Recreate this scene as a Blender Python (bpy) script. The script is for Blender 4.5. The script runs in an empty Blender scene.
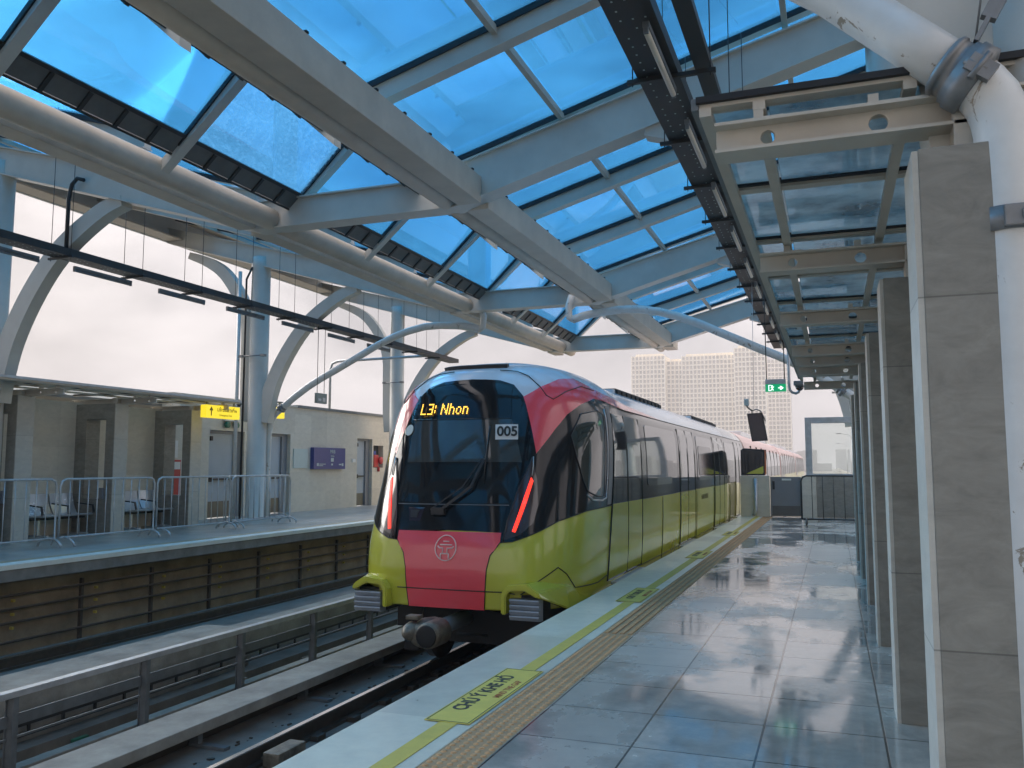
import bpy, bmesh, math, random
from mathutils import Vector, Matrix
random.seed(7)
scene = bpy.context.scene
COL = scene.collection
PI = math.pi

# ------------------------------------------------------------------ materials
def nn(nt, t, **kw):
    n = nt.nodes.new(t)
    for k, v in kw.items():
        setattr(n, k, v)
    return n

def newmat(name):
    m = bpy.data.materials.new(name); m.use_nodes = True
    nt = m.node_tree
    b = nt.nodes['Principled BSDF']
    return m, nt, b

def wear(name, col, rough=.5, metal=0., amt=.25, scale=3., col2=None, bump=.0, bscale=30., coat=0., spec=.5, rvar=.1):
    """plain surface with uneven tone and gloss"""
    m, nt, b = newmat(name); L = nt.links
    g = nn(nt, 'ShaderNodeNewGeometry')
    mp = nn(nt, 'ShaderNodeMapping'); L.new(g.outputs['Position'], mp.inputs['Vector'])
    n = nn(nt, 'ShaderNodeTexNoise'); n.inputs['Scale'].default_value = scale; n.inputs['Detail'].default_value = 8; n.inputs['Roughness'].default_value = .65
    L.new(mp.outputs[0], n.inputs['Vector'])
    r = nn(nt, 'ShaderNodeValToRGB')
    c2 = col2 or tuple(c * (1 - amt) for c in col)
    r.color_ramp.elements[0].position = .32; r.color_ramp.elements[1].position = .68
    r.color_ramp.elements[0].color = (*c2, 1); r.color_ramp.elements[1].color = (*col, 1)
    L.new(n.outputs['Fac'], r.inputs['Fac']); L.new(r.outputs['Color'], b.inputs['Base Color'])
    mr = nn(nt, 'ShaderNodeMapRange'); mr.inputs['To Min'].default_value = max(.02, rough - rvar); mr.inputs['To Max'].default_value = min(1, rough + rvar)
    L.new(n.outputs['Fac'], mr.inputs['Value']); L.new(mr.outputs[0], b.inputs['Roughness'])
    b.inputs['Metallic'].default_value = metal
    b.inputs['Specular IOR Level'].default_value = spec
    b.inputs['Coat Weight'].default_value = coat
    b.inputs['Coat Roughness'].default_value = .06
    if bump:
        n2 = nn(nt, 'ShaderNodeTexNoise'); n2.inputs['Scale'].default_value = bscale; n2.inputs['Detail'].default_value = 6
        L.new(mp.outputs[0], n2.inputs['Vector'])
        bp = nn(nt, 'ShaderNodeBump'); bp.inputs['Strength'].default_value = bump; bp.inputs['Distance'].default_value = .01
        L.new(n2.outputs['Fac'], bp.inputs['Height']); L.new(bp.outputs[0], b.inputs['Normal'])
    return m

def stone(name, c1, c2, axis, tile=(.6, .9), grout=.55, rough=.45, off=(0, 0)):
    """stone cladding slabs with faint horizontal veins; axis: the two world axes the slabs are laid on"""
    m, nt, b = newmat(name); L = nt.links
    g = nn(nt, 'ShaderNodeNewGeometry')
    sx = nn(nt, 'ShaderNodeSeparateXYZ'); L.new(g.outputs['Position'], sx.inputs[0])
    cb = nn(nt, 'ShaderNodeCombineXYZ')
    L.new(sx.outputs[axis[0]], cb.inputs[0]); L.new(sx.outputs[axis[1]], cb.inputs[1])
    mp = nn(nt, 'ShaderNodeMapping'); L.new(cb.outputs[0], mp.inputs['Vector']); mp.inputs['Location'].default_value = (off[0], off[1], 0)
    br = nn(nt, 'ShaderNodeTexBrick'); L.new(mp.outputs[0], br.inputs['Vector'])
    br.inputs['Scale'].default_value = 1; br.inputs['Brick Width'].default_value = tile[0]; br.inputs['Row Height'].default_value = tile[1]
    br.inputs['Mortar Size'].default_value = .003; br.inputs['Mortar Smooth'].default_value = .1; br.offset = 0
    br.inputs['Color1'].default_value = (1, 1, 1, 1); br.inputs['Color2'].default_value = (.86, .86, .86, 1); br.inputs['Mortar'].default_value = (grout, grout, grout, 1)
    n = nn(nt, 'ShaderNodeTexNoise'); n.inputs['Scale'].default_value = 1.0; n.inputs['Detail'].default_value = 9; n.inputs['Roughness'].default_value = .7
    mp2 = nn(nt, 'ShaderNodeMapping'); mp2.inputs['Scale'].default_value = (5, 5, 11); L.new(g.outputs['Position'], mp2.inputs['Vector']); L.new(mp2.outputs[0], n.inputs['Vector'])
    n.inputs['Distortion'].default_value = .6
    r = nn(nt, 'ShaderNodeValToRGB'); r.color_ramp.elements[0].position = .3; r.color_ramp.elements[1].position = .72
    r.color_ramp.elements[0].color = (*c2, 1); r.color_ramp.elements[1].color = (*c1, 1)
    L.new(n.outputs['Fac'], r.inputs['Fac'])
    mx = nn(nt, 'ShaderNodeMix', data_type='RGBA', blend_type='MULTIPLY'); mx.inputs[0].default_value = 1
    L.new(r.outputs['Color'], mx.inputs[6]); L.new(br.outputs['Color'], mx.inputs[7]); L.new(mx.outputs[2], b.inputs['Base Color'])
    b.inputs['Roughness'].default_value = rough
    bp = nn(nt, 'ShaderNodeBump'); bp.inputs['Strength'].default_value = .25; bp.inputs['Distance'].default_value = .004
    L.new(n.outputs['Fac'], bp.inputs['Height']); L.new(bp.outputs[0], b.inputs['Normal'])
    return m

def wetfloor(name, c1, c2, tile, off, wet=True, mortar=.35, mortar_size=.004):
    m, nt, b = newmat(name); L = nt.links
    g = nn(nt, 'ShaderNodeNewGeometry')
    mp = nn(nt, 'ShaderNodeMapping'); L.new(g.outputs['Position'], mp.inputs['Vector']); mp.inputs['Location'].default_value = (off[0], off[1], 0)
    br = nn(nt, 'ShaderNodeTexBrick'); L.new(mp.outputs[0], br.inputs['Vector'])
    br.inputs['Scale'].default_value = 1; br.inputs['Brick Width'].default_value = tile[0]; br.inputs['Row Height'].default_value = tile[1]
    br.inputs['Mortar Size'].default_value = mortar_size; br.inputs['Mortar Smooth'].default_value = .2; br.offset = 0
    br.inputs['Color1'].default_value = (1, 1, 1, 1); br.inputs['Color2'].default_value = (.76, .77, .78, 1); br.inputs['Mortar'].default_value = (mortar, mortar, mortar, 1)
    n = nn(nt, 'ShaderNodeTexNoise'); n.inputs['Scale'].default_value = 7; n.inputs['Detail'].default_value = 10; n.inputs['Roughness'].default_value = .7
    L.new(g.outputs['Position'], n.inputs['Vector'])
    r = nn(nt, 'ShaderNodeValToRGB'); r.color_ramp.elements[0].position = .35; r.color_ramp.elements[1].position = .65
    r.color_ramp.elements[0].color = (*c2, 1); r.color_ramp.elements[1].color = (*c1, 1)
    L.new(n.outputs['Fac'], r.inputs['Fac'])
    mx = nn(nt, 'ShaderNodeMix', data_type='RGBA', blend_type='MULTIPLY'); mx.inputs[0].default_value = 1
    L.new(r.outputs['Color'], mx.inputs[6]); L.new(br.outputs['Color'], mx.inputs[7])
    # puddle mask: broad noise with ragged edge
    p = nn(nt, 'ShaderNodeTexNoise'); p.inputs['Scale'].default_value = .55; p.inputs['Detail'].default_value = 9; p.inputs['Roughness'].default_value = .62; p.inputs['Distortion'].default_value = .25
    mpp = nn(nt, 'ShaderNodeMapping'); mpp.inputs['Location'].default_value = (3.1, 1.7, 0); mpp.inputs['Scale'].default_value = (1.25, .8, 1)
    L.new(g.outputs['Position'], mpp.inputs['Vector']); L.new(mpp.outputs[0], p.inputs['Vector'])
    pr = nn(nt, 'ShaderNodeValToRGB'); pr.color_ramp.elements[0].position = .44; pr.color_ramp.elements[1].position = .54
    L.new(p.outputs['Fac'], pr.inputs['Fac'])
    mw = nn(nt, 'ShaderNodeMix', data_type='RGBA', blend_type='MULTIPLY')
    L.new(mx.outputs[2], mw.inputs[6]); mw.inputs[7].default_value = (.62, .64, .66, 1)
    L.new(mw.outputs[2], b.inputs['Base Color'])
    if wet: L.new(pr.outputs['Color'], mw.inputs[0])
    else: mw.inputs[0].default_value = 0
    mr = nn(nt, 'ShaderNodeMapRange'); mr.inputs['To Min'].default_value = .30 if wet else .42; mr.inputs['To Max'].default_value = .07 if wet else .3
    L.new(pr.outputs['Color'], mr.inputs['Value'])
    ad = nn(nt, 'ShaderNodeMath', operation='MULTIPLY_ADD'); L.new(n.outputs['Fac'], ad.inputs[0]); ad.inputs[1].default_value = .16; 
    sb = nn(nt, 'ShaderNodeMath', operation='SUBTRACT'); L.new(mr.outputs[0], sb.inputs[0]); sb.inputs[1].default_value = .08
    L.new(sb.outputs[0], ad.inputs[2]); L.new(ad.outputs[0], b.inputs['Roughness'])
    b.inputs['Specular IOR Level'].default_value = .75 if wet else .5
    bp = nn(nt, 'ShaderNodeBump'); bp.inputs['Strength'].default_value = .35; bp.inputs['Distance'].default_value = .003
    inv = nn(nt, 'ShaderNodeMath', operation='MULTIPLY_ADD'); L.new(br.outputs['Fac'], inv.inputs[0]); inv.inputs[1].default_value = -1
    n3 = nn(nt, 'ShaderNodeTexNoise'); n3.inputs['Scale'].default_value = 2.2; n3.inputs['Detail'].default_value = 3; L.new(g.outputs['Position'], n3.inputs['Vector'])
    L.new(n3.outputs['Fac'], inv.inputs[2]); L.new(inv.outputs[0], bp.inputs['Height']); L.new(bp.outputs[0], b.inputs['Normal'])
    return m

def glassmat(name, tint, refl=.12, dust=.06, dustcol=(.5, .6, .62), speck=False, rough=.02, dscale=1.3):
    m = bpy.data.materials.new(name); m.use_nodes = True
    nt = m.node_tree; L = nt.links; nt.nodes.clear()
    out = nn(nt, 'ShaderNodeOutputMaterial')
    tr = nn(nt, 'ShaderNodeBsdfTransparent')
    g = nn(nt, 'ShaderNodeNewGeometry')
    n = nn(nt, 'ShaderNodeTexNoise'); n.inputs['Scale'].default_value = dscale; n.inputs['Detail'].default_value = 9; n.inputs['Roughness'].default_value = .62
    L.new(g.outputs['Position'], n.inputs['Vector'])
    r = nn(nt, 'ShaderNodeValToRGB'); r.color_ramp.elements[0].position = .35; r.color_ramp.elements[1].position = .7
    r.color_ramp.elements[0].color = (*[c * .965 for c in tint], 1); r.color_ramp.elements[1].color = (*[min(1, c * 1.02) for c in tint], 1)
    L.new(n.outputs['Fac'], r.inputs['Fac']); L.new(r.outputs['Color'], tr.inputs['Color'])
    gl = nn(nt, 'ShaderNodeBsdfGlossy'); gl.inputs['Roughness'].default_value = rough; gl.inputs['Color'].default_value = (.9, .95, 1, 1)
    df = nn(nt, 'ShaderNodeBsdfDiffuse'); df.inputs['Color'].default_value = (*dustcol, 1)
    tl = nn(nt, 'ShaderNodeBsdfTranslucent'); tl.inputs['Color'].default_value = (*dustcol, 1)
    dd = nn(nt, 'ShaderNodeMixShader'); dd.inputs[0].default_value = .85
    L.new(df.outputs[0], dd.inputs[1]); L.new(tl.outputs[0], dd.inputs[2])
    mr = nn(nt, 'ShaderNodeMapRange'); mr.inputs['From Min'].default_value = .35; mr.inputs['From Max'].default_value = .75
    mr.inputs['To Min'].default_value = dust * .4; mr.inputs['To Max'].default_value = dust * 1.8
    L.new(n.outputs['Fac'], mr.inputs['Value'])
    fac = mr.outputs[0]
    if speck:
        v = nn(nt, 'ShaderNodeTexNoise'); v.inputs['Scale'].default_value = 22; v.inputs['Detail'].default_value = 2; L.new(g.outputs['Position'], v.inputs['Vector'])
        vr = nn(nt, 'ShaderNodeMapRange'); vr.inputs['From Min'].default_value = .5; vr.inputs['From Max'].default_value = .62; vr.inputs['To Max'].default_value = .14
        L.new(v.outputs['Fac'], vr.inputs['Value'])
        a = nn(nt, 'ShaderNodeMath', operation='ADD'); L.new(mr.outputs[0], a.inputs[0]); L.new(vr.outputs[0], a.inputs[1]); fac = a.outputs[0]
    m1 = nn(nt, 'ShaderNodeMixShader'); L.new(fac, m1.inputs[0]); L.new(tr.outputs[0], m1.inputs[1]); L.new(dd.outputs[0], m1.inputs[2])
    fr = nn(nt, 'ShaderNodeFresnel'); fr.inputs['IOR'].default_value = 1.45
    mm = nn(nt, 'ShaderNodeMath', operation='MULTIPLY'); mm.use_clamp = True; L.new(fr.outputs[0], mm.inputs[0]); mm.inputs[1].default_value = refl / .04
    m2 = nn(nt, 'ShaderNodeMixShader'); L.new(mm.outputs[0], m2.inputs[0]); L.new(m1.outputs[0], m2.inputs[1]); L.new(gl.outputs[0], m2.inputs[2])
    L.new(m2.outputs[0], out.inputs['Surface'])
    return m

def emit(name, col, strength):
    m, nt, b = newmat(name)
    b.inputs['Base Color'].default_value = (*[c * .3 for c in col], 1)
    b.inputs['Emission Color'].default_value = (*col, 1); b.inputs['Emission Strength'].default_value = strength
    b.inputs['Roughness'].default_value = .4
    return m

M = {}
M['steel_white'] = wear('painted_steel', (.62, .60, .545), .42, amt=.16, scale=1.6, bump=.1, bscale=60)
M['steel_pale'] = wear('pale_painted_steel', (.60, .54, .455), .5, amt=.2, scale=2.2, bump=.1, bscale=60)
M['soffit'] = wear('soffit_panel', (.60, .53, .46), .6, amt=.15, scale=1.2)
M['gutter_panel'] = wear('dark_gutter_panel', (.15, .15, .14), .6, amt=.3, scale=4)
M['gasket'] = wear('black_gasket', (.012, .012, .014), .6, amt=.3)
M['blue_glass'] = glassmat('blue_tinted_glass', (.29, .68, .965), refl=.02, dust=.012, dustcol=(.3, .6, .85), dscale=.9)
M['wet_glass'] = glassmat('rain_speckled_blue_glass', (.34, .70, .97), refl=.02, dust=.02, dustcol=(.4, .65, .9), speck=True)
M['canopy_glass'] = glassmat('brightened_clear_glass', (.95, .97, .965), refl=.06, dust=.75, dustcol=(.86, .88, .84), dscale=2.2)  # dust share set high to paint reflected brightness into the panes
M['clear_glass'] = glassmat('hazy_screen_glass', (.95, .98, .97), refl=.02, dust=.10, dustcol=(.8, .85, .85), dscale=.3)
M['tray'] = wear('dark_tray_steel', (.045, .043, .04), .5, metal=.3, amt=.3, scale=5)
M['galv'] = wear('galvanised_steel', (.55, .57, .58), .38, metal=.35, amt=.3, scale=6)
M['galv_dull'] = wear('dull_galvanised_steel', (.21, .23, .24), .5, metal=.4, amt=.35, scale=6)
M['pipe'] = wear('scuffed_pipe_paint', (.74, .73, .70), .35, amt=.14, scale=5, bump=.15, bscale=14)
def peel(m, col):
    # flakes where the paint has come off
    nt = m.node_tree; L = nt.links; b = nt.nodes['Principled BSDF']
    src = b.inputs['Base Color'].links[0].from_socket
    g = nn(nt, 'ShaderNodeNewGeometry')
    n = nn(nt, 'ShaderNodeTexNoise'); n.inputs['Scale'].default_value = 5.5; n.inputs['Detail'].default_value = 10; n.inputs['Roughness'].default_value = .72; n.inputs['Distortion'].default_value = 1.2
    L.new(g.outputs['Position'], n.inputs['Vector'])
    r = nn(nt, 'ShaderNodeValToRGB'); r.color_ramp.elements[0].position = .61; r.color_ramp.elements[1].position = .625
    L.new(n.outputs['Fac'], r.inputs['Fac'])
    x = nn(nt, 'ShaderNodeMix', data_type='RGBA'); L.new(r.outputs['Color'], x.inputs[0]); L.new(src, x.inputs[6]); x.inputs[7].default_value = (*col, 1)
    L.new(x.outputs[2], b.inputs['Base Color'])
peel(M['pipe'], (.30, .25, .19))
M['clamp'] = wear('grey_clamp_steel', (.27, .27, .27), .45, metal=.4, amt=.3, scale=9)
M['tube'] = wear('fluorescent_tube', (.72, .66, .56), .4, amt=.1, scale=6)
M['black_wire'] = wear('black_wire', (.02, .02, .02), .5, amt=.2)
M['concrete'] = wear('pale_concrete', (.38, .36, .31), .8, amt=.45, scale=2.4, bump=.4, bscale=22)
M['concrete_mid'] = wear('grey_concrete', (.24, .225, .19), .8, amt=.45, scale=1.8, bump=.4, bscale=20)
M['concrete_brown'] = wear('stained_brown_concrete', (.42, .33, .23), .85, amt=.6, scale=1.1, bump=.4, bscale=16)
M['slab'] = wear('dark_track_slab', (.22, .21, .185), .6, amt=.45, scale=2.4, bump=.4, bscale=22)
M['void'] = wear('shaded_track_bed', (.07, .06, .045), .9, amt=.5, scale=2)  # near-black tone stands in for shadow in the trough and under the kerb
M['rail'] = wear('rail_steel', (.10, .085, .07), .5, metal=.5, amt=.4, scale=9)
M['railtop'] = wear('polished_rail_head', (.62, .62, .62), .22, metal=1, amt=.1)
M['floor'] = wetfloor('wet_platform_tiles', (.50, .465, .40), (.39, .365, .32), (.6, .6), (.395, .41, 0), mortar=.18, mortar_size=.006)
M['floor_left'] = wetfloor('blue_grey_platform_tiles', (.46, .45, .40), (.37, .36, .33), (.6, .6), (0, 0), wet=False)
M['edge'] = wetfloor('pale_edge_stone', (.72, .69, .56), (.60, .58, .48), (50, 1.2), (0, .3), wet=False, mortar=.7, mortar_size=.003)
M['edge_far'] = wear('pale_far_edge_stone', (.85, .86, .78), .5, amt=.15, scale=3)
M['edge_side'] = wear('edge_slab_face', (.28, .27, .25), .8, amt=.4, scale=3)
M['tan_line'] = wear('tan_edge_line', (.50, .40, .26), .6, amt=.2, scale=8)
M['yellow_line'] = wear('yellow_green_line', (.60, .47, .09), .6, amt=.2, scale=8)
M['sign_mat'] = wear('floor_sticker', (.66, .52, .10), .6, amt=.15, scale=8)
M['ink'] = wear('black_ink', (.02, .02, .015), .6, amt=.1)
M['red_ink'] = wear('faded_red_ink', (.35, .10, .03), .6, amt=.1)
M['tactile'] = wear('tan_tactile_paving', (.62, .36, .18), .8, amt=.3, scale=12, spec=.15)
M['tactile_dark'] = wear('tactile_base', (.42, .27, .14), .8, amt=.3, scale=12)
M['stone_pier'] = stone('beige_stone_pier', (.33, .31, .265), (.19, .18, .155), (0, 2), (4, 1.15), off=(0, .34))  # darker stone paints shade on the pier fronts; also the dark end panel
M['stone_lit'] = stone('lit_stone_pier_face', (.58, .55, .48), (.46, .44, .39), (1, 2), (4, 1.15), off=(0, .34))  # lit copy of the pier stone for faces turned to the track
M['stone_wall'] = stone('beige_stone_wall', (.72, .67, .57), (.58, .54, .46), (1, 2), (.9, .6), grout=.8)
M['door_blue'] = wear('pale_blue_door_paint', (.38, .45, .52), .4, amt=.1, scale=2)
M['door_frame'] = wear('grey_door_frame', (.22, .23, .25), .45, amt=.1)
M['kick'] = wear('steel_kick_plate', (.14, .14, .14), .35, metal=.7, amt=.2)
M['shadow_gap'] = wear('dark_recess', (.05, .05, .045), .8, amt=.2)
M['bench_steel'] = wear('polished_bench_steel', (.72, .76, .80), .25, metal=.5, amt=.12, scale=5)
M['black_plastic'] = wear('black_plastic', (.02, .02, .022), .4, amt=.2)
M['red_paint'] = wear('red_paint', (.55, .03, .03), .4, amt=.2)
M['blue_paint'] = wear('blue_paint', (.03, .06, .35), .4, amt=.2)
M['white_paint'] = wear('white_paint', (.75, .75, .73), .4, amt=.08)
M['notice'] = wear('pale_notice', (.52, .60, .58), .4, amt=.08, scale=8)
M['board_blue'] = wear('navy_info_board', (.05, .055, .22), .35, amt=.1)
M['yellow_sign'] = emit('yellow_sign_face', (.95, .72, .03), .35)
M['exit_green'] = emit('exit_sign_green', (.0, .22, .09), .5)
M['exit_white'] = emit('exit_sign_white', (.8, 1, .9), .7)
M['dull_green'] = wear('dull_green_plastic', (.03, .16, .09), .4, amt=.2)
M['cable_grey'] = wear('dusty_cable', (.10, .085, .07), .7, amt=.4)
M['sign_dull'] = wear('unlit_sign_grey', (.20, .24, .22), .4, amt=.1)
M['screen'] = wear('dark_screen', (.03, .018, .03), .15, amt=.3, scale=4)
M['train_green'] = wear('lime_train_paint', (.56, .56, .06), .20, amt=.10, scale=1.2, coat=.6, rvar=.04)
M['train_red'] = wear('crimson_train_paint', (.86, .09, .115), .20, amt=.12, scale=1.0, coat=.6, rvar=.04)
M['train_white'] = wear('silver_white_train_paint', (.62, .66, .70), .24, amt=.06, scale=1.0, coat=.5, rvar=.04)
M['train_pink'] = wear('pale_pink_train_roof', (.70, .50, .48), .35, amt=.08)
M['train_black'] = wear('gloss_black_train_paint', (.008, .009, .011), .09, amt=.1, coat=0, rvar=.02, spec=.45)
M['train_glass'] = wear('dark_windscreen', (.010, .014, .018), .045, amt=.2, coat=0, rvar=.01, spec=.5)
M['side_glass'] = wear('passenger_window_glass', (.045, .05, .05), .03, amt=.2, coat=.3, rvar=.01, spec=.7)
M['cab_glass'] = wear('cab_side_window', (.035, .045, .04), .05, amt=.2, coat=.5, rvar=.01)
M['seam'] = wear('panel_seam', (.012, .02, .008), .6, amt=.1)
M['silver'] = wear('silver_trim', (.55, .56, .56), .3, metal=.6, amt=.15)
M['buffer_grey'] = wear('blue_grey_buffer', (.38, .42, .47), .4, metal=.2, amt=.2, scale=8)
M['underframe'] = wear('black_underframe', (.012, .012, .012), .7, amt=.5, scale=6)
M['coupler'] = wear('grimy_coupler_steel', (.24, .21, .16), .5, metal=.3, amt=.7, scale=9, bump=.5, bscale=40)
M['shank'] = wear('coupler_shank', (.22, .26, .29), .4, metal=.4, amt=.2)
M['amber'] = emit('amber_led', (1.0, .52, .06), 1.0)
M['tail_red'] = emit('red_tail_lamp', (1.0, .025, .012), 1.0)
M['lens_dark'] = wear('dark_lamp_lens', (.05, .03, .03), .12, amt=.2, coat=1)
M['orange'] = wear('orange_strip', (.70, .22, .10), .4, amt=.1)
M['emblem'] = wear('pale_emblem', (.90, .66, .62), .4, amt=.1)
M['bld_wall'] = wear('cream_facade', (.85, .76, .62), .8, amt=.08, scale=.03)
M['bld_trim'] = wear('white_facade_trim', (.92, .88, .80), .8, amt=.05, scale=.03)
M['bld_win'] = wear('facade_windows', (.50, .47, .43), .35, amt=.4, scale=.15)
M['bld_grey'] = wear('pinkish_grey_facade', (.62, .59, .60), .8, amt=.08, scale=.03)
M['bld_far'] = wear('far_city_facade', (.42, .42, .42), .8, amt=.1, scale=.03)
M['ground'] = wear('city_ground', (.16, .17, .15), .9, amt=.4, scale=.02)
M['foliage'] = wear('dull_foliage', (.06, .09, .04), .8, amt=.4, scale=.5)

# ------------------------------------------------------------------ mesh helpers
class MB:
    def __init__(s):
        s.bm = bmesh.new(); s.mi = 0
    def _faces(s, vs, fs):
        v = [s.bm.verts.new(p) for p in vs]
        out = []
        for f in fs:
            try:
                fc = s.bm.faces.new([v[i] for i in f]); fc.material_index = s.mi; out.append(fc)
            except ValueError: pass
        return v, out
    def box(s, x0, x1, y0, y1, z0, z1, bev=0):
        if x0 > x1: x0, x1 = x1, x0
        if y0 > y1: y0, y1 = y1, y0
        if z0 > z1: z0, z1 = z1, z0
        vs = [(x, y, z) for x in (x0, x1) for y in (y0, y1) for z in (z0, z1)]
        fs = [(0, 1, 3, 2), (4, 6, 7, 5), (0, 4, 5, 1), (2, 3, 7, 6), (0, 2, 6, 4), (1, 5, 7, 3)]
        v, f = s._faces(vs, fs)
        if bev:
            es = set(e for fc in f for e in fc.edges)
            bmesh.ops.bevel(s.bm, geom=list(es), offset=bev, segments=2, affect='EDGES', profile=.7)
        return s
    def hexa(s, pts):
        """8 corners: bottom loop 0-3, top loop 4-7"""
        s._faces(pts, [(3, 2, 1, 0), (4, 5, 6, 7), (0, 1, 5, 4), (1, 2, 6, 5), (2, 3, 7, 6), (3, 0, 4, 7)])
        return s
    def prism(s, poly, axis, a, b, bev=0):
        """poly of 2D points extruded along axis from a to b; the 2D coords are the other two axes in order"""
        def P(p, t):
            if axis == 'x': return (t, p[0], p[1])
            if axis == 'y': return (p[0], t, p[1])
            return (p[0], p[1], t)
        n = len(poly)
        vs = [P(p, a) for p in poly] + [P(p, b) for p in poly]
        fs = [tuple(range(n))[::-1], tuple(range(n, 2 * n))] + [(i, (i + 1) % n, n + (i + 1) % n, n + i) for i in range(n)]
        v, f = s._faces(vs, fs)
        if bev:
            es = [e for e in f[0].edges] + [e for e in f[1].edges]
            bmesh.ops.bevel(s.bm, geom=es, offset=bev, segments=2, affect='EDGES', profile=.7)
        return s
    def tube(s, pts, r, n=12, cap=True, ry=None):
        """round tube along a polyline; r may be a list; hollow when cap is False"""
        pts = [Vector(p) for p in pts]
        rs = r if isinstance(r, (list, tuple)) else [r] * len(pts)
        rings = []; up = None
        for i, p in enumerate(pts):
            if i == 0: t = pts[1] - pts[0]
            elif i == len(pts) - 1: t = pts[-1] - pts[-2]
            else: t = (pts[i + 1] - p).normalized() + (p - pts[i - 1]).normalized()
            t.normalize()
            if up is None:
                up = Vector((0, 0, 1)) if abs(t.z) < .9 else Vector((1, 0, 0))
            a = t.cross(up)
            if a.length < 1e-4: a = t.orthogonal()
            a.normalize(); b = a.cross(t).normalized(); up = b
            rings.append([s.bm.verts.new(p + a * math.cos(2 * PI * k / n) * rs[i] + b * math.sin(2 * PI * k / n) * rs[i]) for k in range(n)])
        for A, B in zip(rings, rings[1:]):
            for k in range(n):
                f = s.bm.faces.new((A[k], A[(k + 1) % n], B[(k + 1) % n], B[k])); f.smooth = True; f.material_index = s.mi
        if cap:
            f = s.bm.faces.new(rings[0][::-1]); f.material_index = s.mi
            f = s.bm.faces.new(rings[-1]); f.material_index = s.mi
        return s
    def strip(s, pts, w, h, side=Vector((0, 1, 0)), ws=None):
        """rectangular bar along a polyline; side gives the width direction"""
        pts = [Vector(p) for p in pts]; rings = []
        side = Vector(side).normalized()
        for i, p in enumerate(pts):
            t = (pts[min(i + 1, len(pts) - 1)] - pts[max(i - 1, 0)]).normalized()
            nrm = t.cross(side).normalized()
            ww = (ws[i] if ws else 1)
            a = side * w / 2; b = nrm * h / 2 * ww
            rings.append([s.bm.verts.new(p + q) for q in (-a - b, a - b, a + b, -a + b)])
        for A, B in zip(rings, rings[1:]):
            for k in range(4):
                f = s.bm.faces.new((A[k], A[(k + 1) % 4], B[(k + 1) % 4], B[k])); f.material_index = s.mi
        for r_ in (rings[0][::-1], rings[-1]):
            f = s.bm.faces.new(r_); f.material_index = s.mi
        return s
    def lathe(s, prof, c, axis='z', n=24):
        """prof: (radius, height) pairs round the axis through c"""
        rings = []
        for r, h in prof:
            ring = []
            for k in range(n):
                a = 2 * PI * k / n; u, v = r * math.cos(a), r * math.sin(a)
                p = {'z': (u, v, h), 'y': (u, h, v), 'x': (h, u, v)}[axis]
                ring.append(s.bm.verts.new((c[0] + p[0], c[1] + p[1], c[2] + p[2])))
            rings.append(ring)
        for A, B in zip(rings, rings[1:]):
            for k in range(n):
                f = s.bm.faces.new((A[k], A[(k + 1) % n], B[(k + 1) % n], B[k])); f.smooth = True; f.material_index = s.mi
        for r_ in (rings[0][::-1], rings[-1]):
            f = s.bm.faces.new(r_); f.material_index = s.mi
        return s
    def build(s, name, mat, parent=None, loc=None):
        bmesh.ops.recalc_face_normals(s.bm, faces=s.bm.faces[:])
        me = bpy.data.meshes.new(name)
        if parent is not None: off = wloc(parent)
        else:
            off = Vector(loc) if loc is not None else Vector((0, 0, 0))
        if off.length > 0: bmesh.ops.translate(s.bm, verts=s.bm.verts[:], vec=-off)
        s.bm.to_mesh(me); s.bm.free()
        mats = mat if isinstance(mat, (list, tuple)) else [mat]
        for m in mats: me.materials.append(M[m])
        o = bpy.data.objects.new(name, me); COL.objects.link(o)
        if parent is not None: o.parent = parent
        else: o.location = off
        return o

def wloc(o):
    v = Vector((0, 0, 0))
    while o is not None:
        v = v + o.location; o = o.parent
    return v

def tag(o, label=None, cat=None, group=None, kind=None):
    if label: o['label'] = label
    if cat: o['category'] = cat
    if group: o['group'] = group
    if kind: o['kind'] = kind
    return o

def thing(name, loc, label, cat, group=None):
    o = bpy.data.objects.new(name, None); COL.objects.link(o)
    o.location = loc; o.empty_display_size = .2
    return tag(o, label, cat, group)

def copy_tree(o, loc, label, group=None, parent=None):
    """a thing with copies of its parts and sub-parts"""
    kids = [c for c in o.children]
    c = o.copy(); COL.objects.link(c)
    if parent is None:
        c.location = loc
        if label: c['label'] = label
        if group: c['group'] = group
    else: c.parent = parent
    for k in kids: copy_tree(k, None, None, None, c)
    return c

def structure(mb, name, mat, loc=None):
    return tag(mb.build(name, mat, None, loc), kind='structure')

def text(name, s, size, mat, parent, origin, xdir, ydir, align='CENTER', ext=.002, font_scale_x=1., bold=.0, name_is_part=True):
    """lettering as a thin mesh; origin = centre of the line, xdir = reading direction, ydir = up direction (world)"""
    cu = bpy.data.curves.new(name, 'FONT'); cu.body = s; cu.size = size; cu.align_x = align; cu.align_y = 'CENTER'
    cu.extrude = ext; cu.offset = bold
    t = bpy.data.objects.new('tmp_text', cu); COL.objects.link(t)
    bpy.context.view_layer.update()
    dg = bpy.context.evaluated_depsgraph_get()
    me = bpy.data.meshes.new_from_object(t.evaluated_get(dg))
    bpy.data.objects.remove(t); bpy.data.curves.remove(cu)
    X = Vector(xdir).normalized(); Y = Vector(ydir).normalized(); Z = X.cross(Y)
    off = wloc(parent) if parent else Vector((0, 0, 0))
    for v in me.vertices:
        c = v.co
        v.co = Vector(origin) + X * c.x * font_scale_x + Y * c.y + Z * c.z - off
    me.materials.clear(); me.materials.append(M[mat]); me.name = name
    o = bpy.data.objects.new(name, me); COL.objects.link(o); o.parent = parent
    return o
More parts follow.
